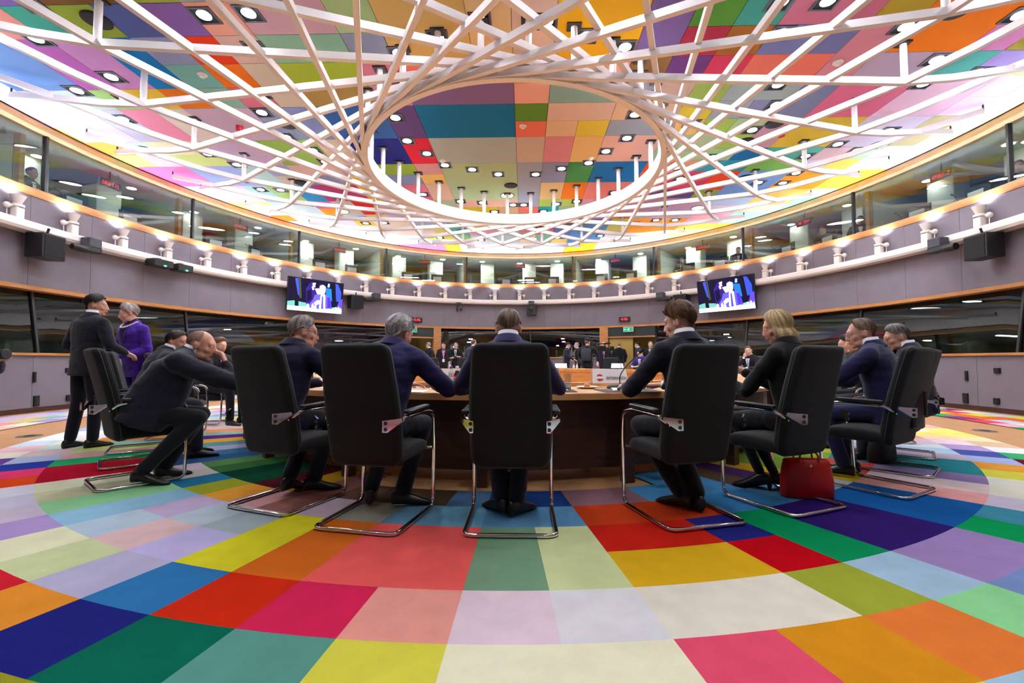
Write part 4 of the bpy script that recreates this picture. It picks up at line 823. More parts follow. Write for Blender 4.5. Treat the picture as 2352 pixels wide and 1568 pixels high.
    me = g.mesh('hair', hair_mat()); me.polygons.foreach_set('use_smooth', [True] * len(me.polygons)); return me
NOFACE = False
def person(label, loc, rot, pose, st, vox=(.0075, .012), group=None):
    """pose: joints in the person's own frame (y forward, x right, floor z=0)"""
    root = thing('person', label, 'person', (loc[0], loc[1], loc[2] if len(loc) > 2 else 0), (0, 0, rot * D2R), group)
    sit = pose.get('sit', True); k = st.get('k', 1.0); vb, vc = vox; seed = hash_(label)
    P = Vector(pose.get('pelvis', (0, 0, .56 if sit else .93))); lean = pose.get('lean', 10) * D2R; side = pose.get('side', 0) * D2R; tw = pose.get('twist', 0) * D2R
    u = Vector((math.sin(side), math.sin(lean) * math.cos(side), math.cos(lean) * math.cos(side))); TL = st.get('torso', .57 if sit else .55)
    X = Vector((math.cos(tw), math.sin(tw), 0)); X = (X - u * X.dot(u)).normalized(); Y = u.cross(X)      # torso frame: X right, Y front
    hunch = pose.get('hunch', 0.0)
    N = P + u * TL + Y * hunch
    B = st.get('broad', 1.0); bel = st.get('belly', 0.0); SW = .198 * B
    hyaw, hpit, hroll = pose.get('head', (0, 0, 0)); hoff = Vector(pose.get('hoff', (0, .06, .115) if sit else (0, .045, .13)))
    HM = Matrix.Translation(N + X * hoff.x + Y * hoff.y + Vector((0, 0, 1)) * hoff.z) @ Matrix.Rotation(hyaw * D2R, 4, 'Z') @ Matrix.Rotation(-hpit * D2R, 4, 'X') @ Matrix.Rotation(hroll * D2R, 4, 'Y')
    if 'at' in pose:                                            # stand or sit so that the head is where it should be
        h = Matrix.Rotation(rot * D2R, 4, 'Z') @ HM.translation; root.location.x = pose['at'][0] - h.x; root.location.y = pose['at'][1] - h.y
    SH = {-1: N - u * .098 - X * SW - Y * (hunch * .2), 1: N - u * .098 + X * SW - Y * (hunch * .2)}
    if 'shrug' in pose:
        for s in (-1, 1): SH[s] = SH[s] + u * pose['shrug']
    EL = {s: Vector(pose['el'][i]) for i, s in enumerate((-1, 1))}; WR = {s: Vector(pose['wr'][i]) for i, s in enumerate((-1, 1))}
    HIP = {s: P + X * (s * .09) for s in (-1, 1)}
    KN = {s: Vector(q) for s, q in zip((-1, 1), pose.get('kn', [(-.13, .44, .53), (.13, .44, .53)] if sit else [(P.x - .09, .02, .5), (P.x + .09, .02, .5)]))}
    AN = {s: Vector(q) for s, q in zip((-1, 1), pose.get('an', [(-.13, .46, .09), (.13, .46, .09)] if sit else [(P.x - .1, -.02, .09), (P.x + .1, -.02, .09)]))}
    TO = {s: Vector(q) for s, q in zip((-1, 1), pose.get('to', [tuple(AN[s] + Vector((s * .03, .17, -.05))) for s in (-1, 1)]))}
    hands = pose.get('hand', [(.35,), (.35,)]); hs = st.get('hand', 1.0)
    # ---- body: one skin from head through neck, arms, hands, trunk and legs
    g = G(); head_shape(g, HM, k, st.get('jaw', 1.0), st.get('hair', {}).get('style') != 'bob', nose=st.get('nose', 1.0)); g.cone(N - u * .04, HM @ Vector((0, -.018 * k, -.045 * k)), .062 * B ** .5, .056 * B ** .4, 14); g.cone(P + u * .1, N - u * .08, .08, .09, 12)
    for i, s in enumerate((-1, 1)):
        g.cone(N - u * .08, SH[s], .05, .04, 10); g.cone(SH[s], EL[s], .04, .034, 10); g.cone(EL[s], WR[s], .034, .026, 10); hd = hands[i]; fd = (WR[s] - EL[s]).normalized()
        if len(hd) > 1 and hd[1] is not None: fd = Vector(hd[1])
        pl = Vector(hd[2]) if len(hd) > 2 else Vector((0, 0, -1))
        g.cone(WR[s] - fd * .01, WR[s] + fd * .02, .025, .022, 10); add_hand(g, WR[s] + fd * .01, fd, pl, s, hd[0], hs)
        g.cone(P + u * .1, HIP[s], .06, .06, 10); g.cone(HIP[s], KN[s], .055, .045, 10); g.cone(KN[s], AN[s], .042, .03, 10)
    me = solid(g, vb, 4); me.materials.append(skin_mat(st.get('skin', (214, 160, 135)))); ob('body', me, root)
    # ---- jacket
    if not st.get('nojacket'):
        g = G(); rings = []; JL = st.get('hem', -.07 if sit else -.12)
        for s, hw, hd, yo in ((JL, .185 * B, .122 + bel * .8, bel * .35), (0, .18 * B, .122 + bel, bel * .5), (.12, .172 * B, .125 + bel * 1.1, bel * .6), (.24, .18 * B, .128 + bel * .8, bel * .4 + hunch * .3), (.36, .205 * B, .136 + bel * .3, hunch * .65), (.415, .198 * B, .126, hunch * .85), (.46, .15 * B, .104, hunch * .95), (.492, .10 * B, .082, hunch), (.515, .076, .07, hunch)):
            rings.append(ring2(P + u * (s * TL / .5) + Y * yo, X, Y, hw * st.get('w', 1), hd))
        g.loft(rings)
        for s in (-1, 1):
            g.cone(N - u * .050 + X * (s * .07), SH[s] + X * (s * .008) + u * .012, .070 * B, .062 * B, 12); g.cone(SH[s], SH[s].lerp(EL[s], .5), .072 * B, .066 * B, 12); g.cone(SH[s].lerp(EL[s], .5), EL[s], .066 * B, .060 * B, 12); g.cone(EL[s], EL[s].lerp(WR[s], st.get('sleeve', .92)), .057 * B, .042, 12)
        if sit and not st.get('crop'):
            for s in (-1, 1): g.cone(P + X * (s * .08) - u * .02, HIP[s].lerp(KN[s], .3), .10, .085, 12)
        me = solid(g, vc, 4, .0085, seed, (5, 5, 15)); me.materials.append(cloth_mat(st.get('jacket', (30, 30, 48)))); jk = ob('jacket', me, root)
        bv = BVHTree.FromPolygons([v.co[:] for v in me.vertices], [p.vertices[:] for p in me.polygons])
        # collar of the jacket, standing round the neck
        g = G(); rr = []
        for j in range(25):
            a = (-150 + 300 * j / 24) * D2R; dx, dy = math.sin(a), -math.cos(a); low = .0 if abs(j - 12) < 8 else -.05 * (abs(j - 12) - 8) / 4
            c = N + X * (dx * .074) + Y * (dy * .072 + .006) + u * (.014 + low); o_ = X * dx + Y * dy
            rr.append([c - u * .045 + o_ * .022, c - u * .036 + o_ * .036, c + u * .010 + o_ * .014, c + u * .024 + o_ * .002, c + u * .018 - o_ * .006, c - u * .02 - o_ * .004])
        g.loft(rr); put(g, 'jacket_collar', cloth_mat(st.get('jacket', (30, 30, 48))), jk, 50)
        if st.get('shirt', (236, 236, 242)):
            g = G(); rr = []; hi = st.get('collar', .045)
            for j in range(29):
                a = (-165 + 330 * j / 28) * D2R; dx, dy = math.sin(a), -math.cos(a); fr = max(0, abs(j - 14) - 8) / 6
                c = N + X * (dx * .065) + Y * (dy * .063 + .010) + u * (.014 - .02 * fr); o_ = X * dx + Y * dy
                rr.append([c - u * .02 + o_ * .008, c + u * hi + o_ * .001, c + u * (hi + .004) - o_ * .003, c - u * .02 - o_ * .004])
            g.loft(rr); put(g, 'shirt_collar', cloth_mat(st['shirt'] if st.get('shirt') else (236, 236, 242), .8), root, 50)
            def stick(name, quads, m, off):
                """drape a flat shape of (x, s) corners onto the chest"""
                gg = G()
                for q in quads:
                    n = 6; vs = []
                    for i in range(n + 1):
                        for j in range(n + 1):
                            a, b = i / n, j / n; x = (q[0][0] * (1 - a) + q[1][0] * a) * (1 - b) + (q[3][0] * (1 - a) + q[2][0] * a) * b; s_ = (q[0][1] * (1 - a) + q[1][1] * a) * (1 - b) + (q[3][1] * (1 - a) + q[2][1] * a) * b
                            o0 = P + u * s_ + X * x + Y * .6; h = bv.ray_cast(o0, -Y, 1.0)
                            vs.append((h[0] if h[0] is not None else P + u * s_ + X * x + Y * .1) + Y * off)
                    gg.add(vs, [(i * (n + 1) + j, (i + 1) * (n + 1) + j, (i + 1) * (n + 1) + j + 1, i * (n + 1) + j + 1) for i in range(n) for j in range(n)])
                return put(gg, name, m, root, 60)
            if st.get('front', False):
                b0 = st.get('vneck', .16); stick('shirt_front', [((-.055, .51), (.055, .51), (.012, b0), (-.012, b0))], cloth_mat(st['shirt'] if st.get('shirt') else (236, 236, 242), .8), .006)
                lm = cloth_mat(st.get('jacket', (30, 30, 48)))
                stick('lapel', [((-.075, .5), (-.05, .52), (-.006, b0), (-.05, .36))], lm, .010); stick('lapel', [((.075, .5), (.05, .52), (.006, b0), (.05, .36))], lm, .010)
                if st.get('tie'): stick('tie', [((-.016, .49), (.016, .49), (.022, b0 + .03), (-.022, b0 + .03))], mat('tie_%02x%02x%02x' % st['tie'], st['tie'], .5, var=.1, vscale=60), .013)
                if st.get('lanyard'):
                    m = mat('lanyard_%02x%02x%02x' % st['lanyard'], st['lanyard'], .6); stick('lanyard', [((-.07, .5), (-.055, .5), (.0, .14), (-.012, .14)), ((.055, .5), (.07, .5), (.012, .14), (.0, .14))], m, .017)
                    stick('badge', [((-.045, .14), (.045, .14), (.045, .02), (-.045, .02))], mat('badge_white', (235, 238, 245), .5), .02)
        for s in (-1, 1):                                          # shirt cuffs
            if st.get('shirt', 1) and not st.get('nocuff'):
                a = EL[s].lerp(WR[s], .9); b = EL[s].lerp(WR[s], 1.0) ; put(G().tube([a, b], [.036, .034], 14), 'cuff', cloth_mat((236, 236, 242), .8), root, 50)
    # ---- trousers and shoes
    if not st.get('nolegs'):
        g = G(); tr = st.get('trouser', st.get('jacket', (30, 30, 48))); fl = st.get('flare', 1.0)
        g.loft([ring2(P + u * a, X, Y, w_ * B, d_ + bel * .6) for a, w_, d_ in ((-.10, .12, .09), (-.04, .165, .12), (.05, .165, .12), (.14, .16, .115))])
        for s in (-1, 1):
            g.cone(HIP[s], KN[s], .088, .07, 12); low = KN[s].lerp(AN[s], .97 if not st.get('stockings') else 1.0); g.cone(KN[s], low, .068 * (1 if not st.get('stockings') else .8), (.056 * fl) if not st.get('stockings') else .036, 12)
        me = solid(g, vc, 4, .004, seed + 3, (8, 8, 6)); me.materials.append(cloth_mat(tr)); ob('trousers' if not st.get('stockings') else 'legwear', me, root)
        for s in (-1, 1):
            g = G(); f = TO[s] - AN[s]; f.z = 0; f.normalize(); xx = Vector((f.y, -f.x, 0)); up = Vector((0, 0, 1)); tilt = TO[s].z - (AN[s].z - .05); heel = AN[s] - f * .06; tz = TO[s].z; rings = []
            for q, w_, h_ in ((-.075, .020, .07), (-.06, .034, .085), (0, .038, .09), (.06, .042, .07), (.12, .046, .05), (.165, .040, .036), (.195, .022, .02)):
                base = AN[s] + f * q; base.z = max(0.0, AN[s].z - .09 + (tilt * max(0, q) / .17 if tilt else 0)); hh = h_ * (1.1 if q < .05 else 1)
                rings.append([base + xx * (w_ * math.cos(2 * math.pi * j / 12)) + up * (hh / 2 + hh / 2 * math.sin(2 * math.pi * j / 12)) for j in range(12)])
            g.loft(rings); sm_ = put(g, 'shoe', mat('shoe_leather', (20, 17, 17), .35, var=.05), root, 60)
            if st.get('heels'):
                hb = AN[s] - f * .065; g2 = G(); g2.tube([(hb.x, hb.y, max(AN[s].z - .08, .02)), (hb.x, hb.y, .002)], [.02, .011], 8); put(g2, 'heel', mat('shoe_leather'), sm_, 40)
    # ---- hair, eyes, brows, glasses
    hr = st.get('hair')
    if hr: ob('hair', add_hair(HM, seed=seed % 97, k=k, **hr), root)
    if st.get('face', True):
        g = G(); gi_ = G(); gb = G(); gl = G()
        for s in (-1, 1):
            g.ball((0, 0, 0), (.0135 * k, .007 * k, .0075 * k), 10, 8, HM @ Matrix.Translation((s * .031 * k, .0815 * k, .008 * k))); gi_.ball((0, 0, 0), (.0052 * k, .003 * k, .0056 * k), 8, 6, HM @ Matrix.Translation((s * .031 * k, .0872 * k, .0075 * k)))
            gb.tube([HM @ (Vector((s * a, b, c)) * k) for a, b, c in ((.014, .0885, .026), (.03, .0855, .031), (.047, .0735, .027))], [.0042 * k, .0042 * k, .0022 * k], 6)
        gl.tube([HM @ (Vector(p) * k) for p in ((-.022, .094, -.062), (-.008, .101, -.060), (.008, .101, -.060), (.022, .094, -.062))], [.002, .0058 * k, .0058 * k, .002], 8)
        put(g, 'eyes', mat('eye_white', (226, 220, 215), .25), root, 60); put(gi_, 'irises', mat('iris_dark', (50, 42, 40), .2), root, 60)
        put(gb, 'eyebrows', mat('brow_%02x%02x%02x' % (hr['dark'] if hr else (120, 90, 75)), hr['dark'] if hr else (120, 90, 75), .7), root, 60); put(gl, 'lips', mat('lips_%d' % st.get('lips', 0), [(176, 108, 98), (168, 62, 70)][st.get('lips', 0)], .5), root, 60)
    if st.get('glasses'):
        g = G(); L = lambda x, y, z: HM @ (Vector((x, y, z)) * k)
        for s in (-1, 1):
            g.tube([L(s * .033 + .024 * math.cos(a * math.pi / 7), .101 - abs(s * .033 + .024 * math.cos(a * math.pi / 7)) * .14, .004 + .019 * math.sin(a * math.pi / 7)) for a in range(14)], .0018 * k, 6, True); g.tube([L(s * .057, .092, .01), L(s * .076, .06, .012), L(s * .084, -.01, .014)], .0018 * k, 6)
        g.tube([L(-.01, .1, .008), L(.01, .1, .008)], .0018 * k, 6); put(g, 'glasses', mat('spectacle_frame', st['glasses'] if isinstance(st['glasses'], tuple) else (30, 26, 24), .3), root, 50)
    return root
def hash_(s): return sum((i + 3) * ord(c) for i, c in enumerate(s)) % 1009

# ================================================================== TABLE (oval ring)
M_top = wood('table_oak', (212, 160, 100), (194, 140, 84), (3, 3, 1), .35); M_mod = wood('table_dark_front', (74, 44, 30), (56, 32, 22), (1, 1, 6), .5); M_in = wood('table_inner_oak', (190, 128, 68), (168, 108, 54), (1, 1, 6), .45)
tab = thing('conference_table', 'huge oval ring-shaped wooden conference table with dark fronts', 'table')
GAP = (156.0, 165.0); D0, D1 = -1.55, -2.52
def tsw(g, prof, a, b, st=2.0): sweep(g, prof, a, b, st, TA, TB)
NS = 20; span0 = GAP[1] - 360; seg = [(span0 + (GAP[0] - span0) * i / NS, span0 + (GAP[0] - span0) * (i + 1) / NS) for i in range(NS)]
for a, b in seg:
    g = G(); tsw(g, [(D0, .69), (D0, .738), (D0 - .006, .744), (D1, .744), (D1, .69)], a + .012, b - .012); put(g, 'tabletop', M_top, tab, 30)
    g = G(); tsw(g, [(D1 + .10, .744), (D1 + .10, .782), (D1 - .02, .782), (D1 - .02, .744)], a + .012, b - .012); put(g, 'ledge', M_top, tab, 30)
    g = G(); tsw(g, [(D0 - .24, .10), (D0 - .22, .10), (D0 - .22, .69), (D0 - .24, .69)], a + .05, b - .05); put(g, 'front_panel', M_mod, tab, 30)
    g = G(); tsw(g, [(D1 + .02, .10), (D1 + .05, .10), (D1 + .05, .69), (D1 + .02, .69)], a + .05, b - .05); put(g, 'inner_panel', M_in, tab, 30)
    for d, w in ((D0 - .10, .085), (D1 + .1, .06)):
        q = EP(a, d, TA, TB); put(G().box(0, 0, .345, w, w, .69), 'leg', M_mod, tab, 0, (q.x, q.y, 0), (0, 0, EZ(a, TA, TB)))
for a in GAP:
    g = G(); tsw(g, [(D0, .02), (D1, .02), (D1, .744), (D0, .744)], a - .25, a + .05) if a == GAP[0] else tsw(g, [(D0, .02), (D1, .02), (D1, .744), (D0, .744)], a - .05, a + .25); put(g, 'end_panel', M_in, tab)

# ================================================================== CHAIRS
M_uph = mat('black_upholstery', (17, 17, 19), .85, bump=.2, bscale=350, var=.06, vscale=6, spec=.25, sheen=.1); M_chr = mat('chrome', (225, 225, 228), .07, 1.0); M_pip = mat('piping_dark', (44, 44, 50), .6)
def curve3(pts, r, n=6):
    """polyline with rounded corners"""
    pts = [Vector(p) for p in pts]; out = [pts[0]]
    for i in range(1, len(pts) - 1):
        a, b, c = pts[i - 1], pts[i], pts[i + 1]; d0 = (a - b).normalized(); d1 = (c - b).normalized(); rr = min(r, (a - b).length * .48, (c - b).length * .48)
        p0, p1 = b + d0 * rr, b + d1 * rr
        for j in range(n + 1): t = j / n; out.append(p0 * (1 - t) ** 2 + b * (2 * t * (1 - t)) + p1 * t ** 2)
    return out + [pts[-1]]
def make_chair():
    t = thing('conference_chair', 'x', 'chair', group='black conference chairs round the table')
    # backrest shell
    Z0, Z1 = .355, 1.085; nx, nz = 18, 26
    def hw(z):
        v = (z - Z0) / (Z1 - Z0); w = .232 + .014 * math.sin(math.pi * min(1, v * 1.1)) - .012 * v; r = .055
        if Z1 - z < r: w -= r - math.sqrt(max(0, r * r - (r - (Z1 - z)) ** 2))
        if z - Z0 < r * 1.3: q = r * 1.3; w -= q - math.sqrt(max(0, q * q - (q - (z - Z0)) ** 2))
        return max(w, .02)
    def yb(x, z): v = (z - Z0) / (Z1 - Z0); return .135 - .165 * v ** 1.2 + .42 * x * x * (.5 + .5 * v)
    def pt(i, j, f):
        z = Z0 + (Z1 - Z0) * (.5 - .5 * math.cos(math.pi * j / nz)); q = math.sin(math.pi / 2 * (-1 + 2 * i / nx)); w = hw(z); x = q * w
        ed = min(1, (1 - abs(q)) * w / .03, (Z1 - z) / .03, (z - Z0) / .03); th = .036 * math.sqrt(max(0, 1 - (1 - max(0, ed)) ** 2)) + .006
        return Vector((x, yb(x, z) + (th if f else -th), z))
    v = [pt(i, j, f) for f in (0, 1) for j in range(nz + 1) for i in range(nx + 1)]; A = (nx + 1) * (nz + 1); fc = []
    for f in (0, 1):
        for j in range(nz):
            for i in range(nx):
                q = [f * A + j * (nx + 1) + i, f * A + j * (nx + 1) + i + 1, f * A + (j + 1) * (nx + 1) + i + 1, f * A + (j + 1) * (nx + 1) + i]; fc.append(tuple(q if f == 0 else q[::-1]))
    rim = [(i, 0) for i in range(nx)] + [(nx, j) for j in range(nz)] + [(nx - i, nz) for i in range(nx)] + [(0, nz - j) for j in range(nz)]
    ix = [j * (nx + 1) + i for i, j in rim]
    for a in range(len(ix)): b = (a + 1) % len(ix); fc.append((ix[b], ix[a], A + ix[a], A + ix[b]))
    bk = put(G().add(v, fc), 'backrest', M_uph, t, 60)
    put(G().tube([v[k] for k in ix], .0035, 6, True), 'piping', M_pip, bk, 60)
    # seat
    rings = []
    for j in range(13):
        y = .145 + .43 * j / 12; w = .232 - (.03 * max(0, j - 10) / 2); top = .475 - .02 * (j / 12 - .5) ** 2 * 4 - (.05 if j == 12 else .012 if j == 11 else 0); bot = .365 + (.04 if j == 12 else .01 if j == 11 else 0)
        rr = []
        for i in range(20):
            a = 2 * math.pi * i / 20; ca, sa = math.cos(a), math.sin(a); rr.append(Vector((w * math.copysign(abs(ca) ** .35, ca), y, (top + bot) / 2 + (top - bot) / 2 * math.copysign(abs(sa) ** .45, sa))))
        rings.append(rr)
    put(G().loft(rings), 'seat', M_uph, t, 50)
    # chrome cantilever frame: floor loop, front legs, arms
    z = .0135; W = .262
    arm = lambda s: [(s * .205, .07, .60), (s * .266, .11, .655), (s * .268, .40, .665), (s * .264, .545, .635), (s * .262, .56, .42), (s * .262, .545, z), (s * W, .0, z)]
    path = curve3(arm(1) + arm(-1)[::-1], .06)
    put(G().tube(path, .0132, 10), 'frame', M_chr, t, 60)
    for s in (-1, 1):
        g = G(); g.rbox(0, 0, 0, .052, .30, .026, .018, 4, Matrix.Translation((s * .268, .27, .688)) @ Matrix.Rotation(1.5 * D2R, 4, 'X')); put(g, 'armrest', M_black, t, 40)
        # polished triangular bracket with two bolts
        y0 = -.005
        tri = [(s * x, -.012 + (x - .20) * 1.0 - .045, zz) for x, zz in ((.203, .588), (.224, .584), (.250, .608), (.284, .642), (.282, .66), (.25, .656), (.203, .653))]
        g = G(); n = len(tri); g.add([Vector(p) for p in tri] + [Vector(p) + Vector((0, .012, 0)) for p in tri], [tuple(range(n)), tuple(range(n, 2 * n))[::-1]] + [(i, (i + 1) % n, n + (i + 1) % n, n + i) for i in range(n)])
        br = put(g, 'bracket', M_chr, t)
        for zz in (.604, .638):
            T = Matrix.Translation((s * .218, -.040, zz)) @ Matrix.Rotation(90 * D2R, 4, 'X'); put(G().lathe([(.011, 0), (.011, .006), (.006, .008)], 12, T), 'bolt', M_dark, br, 40)
        put(G().tube([(s * .25, .55, .40), (s * .15, .52, .395)], .008, 8), 'seat_stub', M_chr, t, 40)
    return t
ch0 = make_chair()
CHAIRS = [  # rear rail centre, turn, label
 ('c1', -3.19, 3.51, -38, 'black conference chair the bald man leans away from, left'),
 ('c1b', -3.78, 4.20, -46, 'black conference chair hidden behind the bald man, only its chrome base showing'),
 ('c1c', -4.32, 4.87, -53, 'black conference chair beside the standing man, only its base showing'),
 ('c2', -1.56, 2.96, -20, 'black conference chair of the grey-haired man under the left screen'),
 ('c3', -.78, 2.62, -11, 'black conference chair of the man with wavy grey hair'),
 ('c4', .12, 2.58, 0, 'black conference chair seen squarely from behind in the middle'),
 ('c5', 1.29, 2.75, 16, 'black conference chair of the young brown-haired man'),
 ('c6', 2.13, 3.04, 25, 'black conference chair of the blonde woman, red bag beneath'),
 ('c7', 3.12, 3.46, 32, 'black conference chair at right with a briefcase on its seat'),
 ('c8', 3.79, 4.11, 43, 'black conference chair at right, just behind the one with the briefcase'),
 ('c9', 4.41, 4.83, 50, 'black conference chair at far right, only its base showing'),
 ('c10', 4.95, 5.75, 58, 'black conference chair farthest along the right side')]
CH = {}
for i, (key, x, y, r, lb) in enumerate(CHAIRS):
    o = ch0 if i == 0 else copy_tree(ch0); o.location = (x, y, .012); o.rotation_euler = (0, 0, r * D2R); o['label'] = lb; CH[key] = (x, y, r)
FARL = {}
for p in list(range(-108, -58, 12)) + list(range(72, 120, 12)) + [128, 146, 176, 188, 200, 212, 224]:
    q = EP(p, -.55, TA, TB); o = copy_tree(ch0); o.location = (q.x, q.y, 0.012); r = EZ(p, TA, TB); o.rotation_euler = (0, 0, r)
    sd = 'left side' if p < 0 or p > 200 else 'right side' if p < 150 else 'far side'; FARL[sd] = FARL.get(sd, 0) + 1
    o['label'] = 'distant black conference chair across the table, %s on the %s' % (['first', 'second', 'third', 'fourth', 'fifth', 'sixth', 'seventh', 'eighth'][FARL[sd] - 1], sd); CH['f%d' % p] = (q.x, q.y, r / D2R)
def seat_of(key, dx=0, dy=.27):
    x, y, r = CH[key]; a = r * D2R; return (x + dx * math.cos(a) - dy * math.sin(a), y + dx * math.sin(a) + dy * math.cos(a), .012)

# ================================================================== who sits and stands where
NAVY = (34, 32, 66); INK = (22, 22, 32); CHAR = (36, 36, 44); BLK = (14, 14, 17)
GREY = dict(dark=(78, 70, 68), light=(205, 196, 192)); SILV = dict(dark=(70, 66, 66), light=(225, 220, 220)); BRN = dict(dark=(34, 22, 16), light=(122, 84, 54)); DK = dict(dark=(16, 13, 12), light=(52, 44, 40)); MIX = dict(dark=(58, 44, 36), light=(158, 132, 110)); BLO = dict(dark=(132, 100, 60), light=(238, 214, 160))
# centre
person('man in navy suit seated in the middle chair, brown-grey hair, seen from behind', seat_of('c4', 0, .32), CH['c4'][2],
    dict(at=(.095, 3.05), lean=14, head=(0, 20, 0), hoff=(0, .095, .105), el=[(-.345, .34, .80), (.345, .34, .80)], wr=[(-.14, .60, .80), (.14, .60, .80)], kn=[(-.1, .43, .53), (.1, .43, .53)], an=[(-.05, .18, .10), (.06, .14, .10)], to=[(-.16, .32, .04), (.16, .28, .04)]),
    dict(jacket=(44, 44, 86), trouser=(26, 26, 46), hair=dict(style='short', strands=2600, thick=.011, top=.010, **MIX), skin=(206, 146, 122), broad=.94, collar=.05))
# wavy grey hair
person('man in dark blue suit with wavy silver hair, leaning right over the table', seat_of('c3', .12, .34), CH['c3'][2] - 4,
    dict(at=(-.69, 3.22), lean=18, side=4, head=(-12, 16, 6), hoff=(.0, .08, .10), el=[(-.34, .34, .80), (.40, .30, .79)], wr=[(-.12, .60, .80), (.16, .58, .80)], kn=[(-.12, .42, .53), (.16, .40, .53)], an=[(-.12, .16, .10), (.12, .18, .10)], to=[(-.2, .3, .04), (.26, .26, .04)]),
    dict(jacket=(32, 29, 74), trouser=(20, 20, 34), hair=dict(style='long', strands=3200, thick=.016, top=.014, wave=1.0, **SILV), skin=(200, 140, 120), broad=1.04, collar=.02, belly=.02))
# grey short hair with glasses
person('man in navy suit and glasses with short grey hair, below the left screen', seat_of('c2', .10, .34), CH['c2'][2],
    dict(at=(-1.52, 3.50), lean=14, head=(-34, 8, 0), hoff=(.02, .07, .11), el=[(-.33, .30, .80), (.34, .30, .79)], wr=[(-.12, .56, .80), (.12, .58, .80)], kn=[(-.1, .42, .53), (.14, .42, .53)], an=[(.02, .1, .12), (.16, .2, .10)], to=[(.0, .22, .03), (.26, .32, .03)]),
    dict(jacket=(26, 25, 52), trouser=(20, 20, 32), hair=dict(style='short', strands=2600, thick=.011, top=.008, **GREY), skin=(212, 150, 126), glasses=(90, 50, 30), broad=1.0, collar=.012))
# bald man leaning on his fist
person('bald man in dark suit leaning on his fist at the left', seat_of('c1', .10, .44), -58,
    dict(at=(-2.58, 3.85), lean=25, hunch=.07, head=(-16, 12, 0), hoff=(.0, .10, .10), el=[(-.26, .52, .80), (.10, .64, .80)], wr=[(-.04, .70, .82), (.035, .575, .965)], hand=[(.5,), (1.55, (-.12, -.30, .9), (-.2, -.9, -.3))], kn=[(-.14, .40, .52), (.16, .40, .52)], an=[(-.1, .16, .10), (.12, .04, .12)], to=[(-.16, .3, .04), (.16, .16, .04)]),
    dict(jacket=(26, 26, 40), trouser=(20, 20, 28), hair=dict(style='bald', strands=700, thick=.001, top=0, dark=(128, 96, 82), light=(176, 136, 116)), skin=(198, 138, 112), broad=1.22, belly=.07, jaw=1.15, k=1.08, torso=.58))
# man behind the bald one
person('dark-haired man in charcoal suit seated behind the bald man', seat_of('c1b', .05, .36), CH['c1b'][2],
    dict(at=(-3.36, 4.58), lean=22, head=(-36, 6, 0), hoff=(.0, .08, .11), el=[(-.3, .36, .80), (.32, .36, .80)], wr=[(-.1, .6, .80), (.12, .6, .80)]),
    dict(jacket=(34, 34, 46), hair=dict(style='short', strands=1600, thick=.009, top=.006, dark=(26, 20, 17), light=(84, 66, 54)), skin=(196, 132, 106)), vox=(.0085, .014))
# young man
person('young man in dark navy suit with thick brown hair, turned left', seat_of('c5', -.10, .36), CH['c5'][2] + 4,
    dict(at=(1.265, 3.15), lean=11, head=(30, 12, 0), hoff=(.0, .07, .125), el=[(-.30, .32, .79), (.30, .28, .80)], wr=[(-.16, .60, .79), (.14, .56, .80)], hand=[(.5,), (.4,)], kn=[(-.16, .42, .53), (.1, .42, .53)], an=[(-.02, .16, .10), (.06, .1, .10)], to=[(-.06, .3, .04), (.12, .26, .04)]),
    dict(jacket=(22, 22, 36), trouser=(18, 18, 28), hair=dict(style='long', strands=3200, thick=.018, top=.030, sweep_=18, wave=.6, **BRN), skin=(220, 162, 138), torso=.585, collar=.05))
# blonde woman
person('blonde woman in black sweater reading a phone, bob haircut', seat_of('c6', -.10, .36), CH['c6'][2] + 10,
    dict(at=(2.12, 3.50), lean=6, head=(34, 18, 0), hoff=(.0, .06, .12), el=[(-.20, .26, .76), (.20, .24, .78)], wr=[(-.14, .50, .84), (.04, .48, .93)], hand=[(.6, (.2, .8, .3), (.6, 0, .7)), (.8, (-.5, .7, .3), (0, .4, -.8))], kn=[(-.07, .42, .52), (.07, .42, .52)], an=[(-.03, .26, .13), (.06, .20, .13)], to=[(-.08, .40, .03), (.02, .34, .03)]),
    dict(jacket=(12, 12, 14), shirt=None, trouser=(12, 12, 14), hair=dict(style='bob', strands=2600, thick=.012, top=.010, drop=.115, **BLO), skin=(216, 150, 122), broad=.90, stockings=1, heels=1, lips=1, sleeve=.72, nocuff=1, k=.97, hand=.93))
# two men at the right
person('man in navy suit and black glasses, right, looking down to the left', seat_of('c7', -.08, .44), CH['c7'][2] + 10,
    dict(at=(3.10, 4.0), lean=10, head=(26, 12, 0), hoff=(.0, .08, .11), el=[(-.30, .34, .80), (.30, .34, .80)], wr=[(-.12, .58, .80), (.12, .58, .80)], kn=[(-.13, .42, .53), (.13, .42, .53)], an=[(-.1, .3, .1), (.1, .3, .1)]),
    dict(jacket=(32, 34, 70), hair=dict(style='recede', strands=2200, thick=.010, top=.006, dark=(64, 50, 40), light=(150, 126, 104)), skin=(206, 148, 124), glasses=(20, 18, 18), front=True, tie=(40, 40, 60), broad=1.08))
person('man in grey suit and glasses, rightmost at the table, head bowed', seat_of('c8', -.02, .40), CH['c8'][2] + 10,
    dict(at=(3.90, 4.62), lean=8, head=(16, 18, 0), hoff=(.0, .09, .105), el=[(-.3, .34, .80), (.3, .34, .80)], wr=[(-.12, .58, .80), (.12, .58, .80)]),
    dict(jacket=(46, 46, 58), hair=dict(style='short', strands=1800, thick=.011, top=.010, dark=(40, 36, 36), light=(140, 134, 130)), skin=(200, 146, 122), glasses=(60, 56, 56), front=True, tie=(60, 60, 90)), vox=(.008, .013))
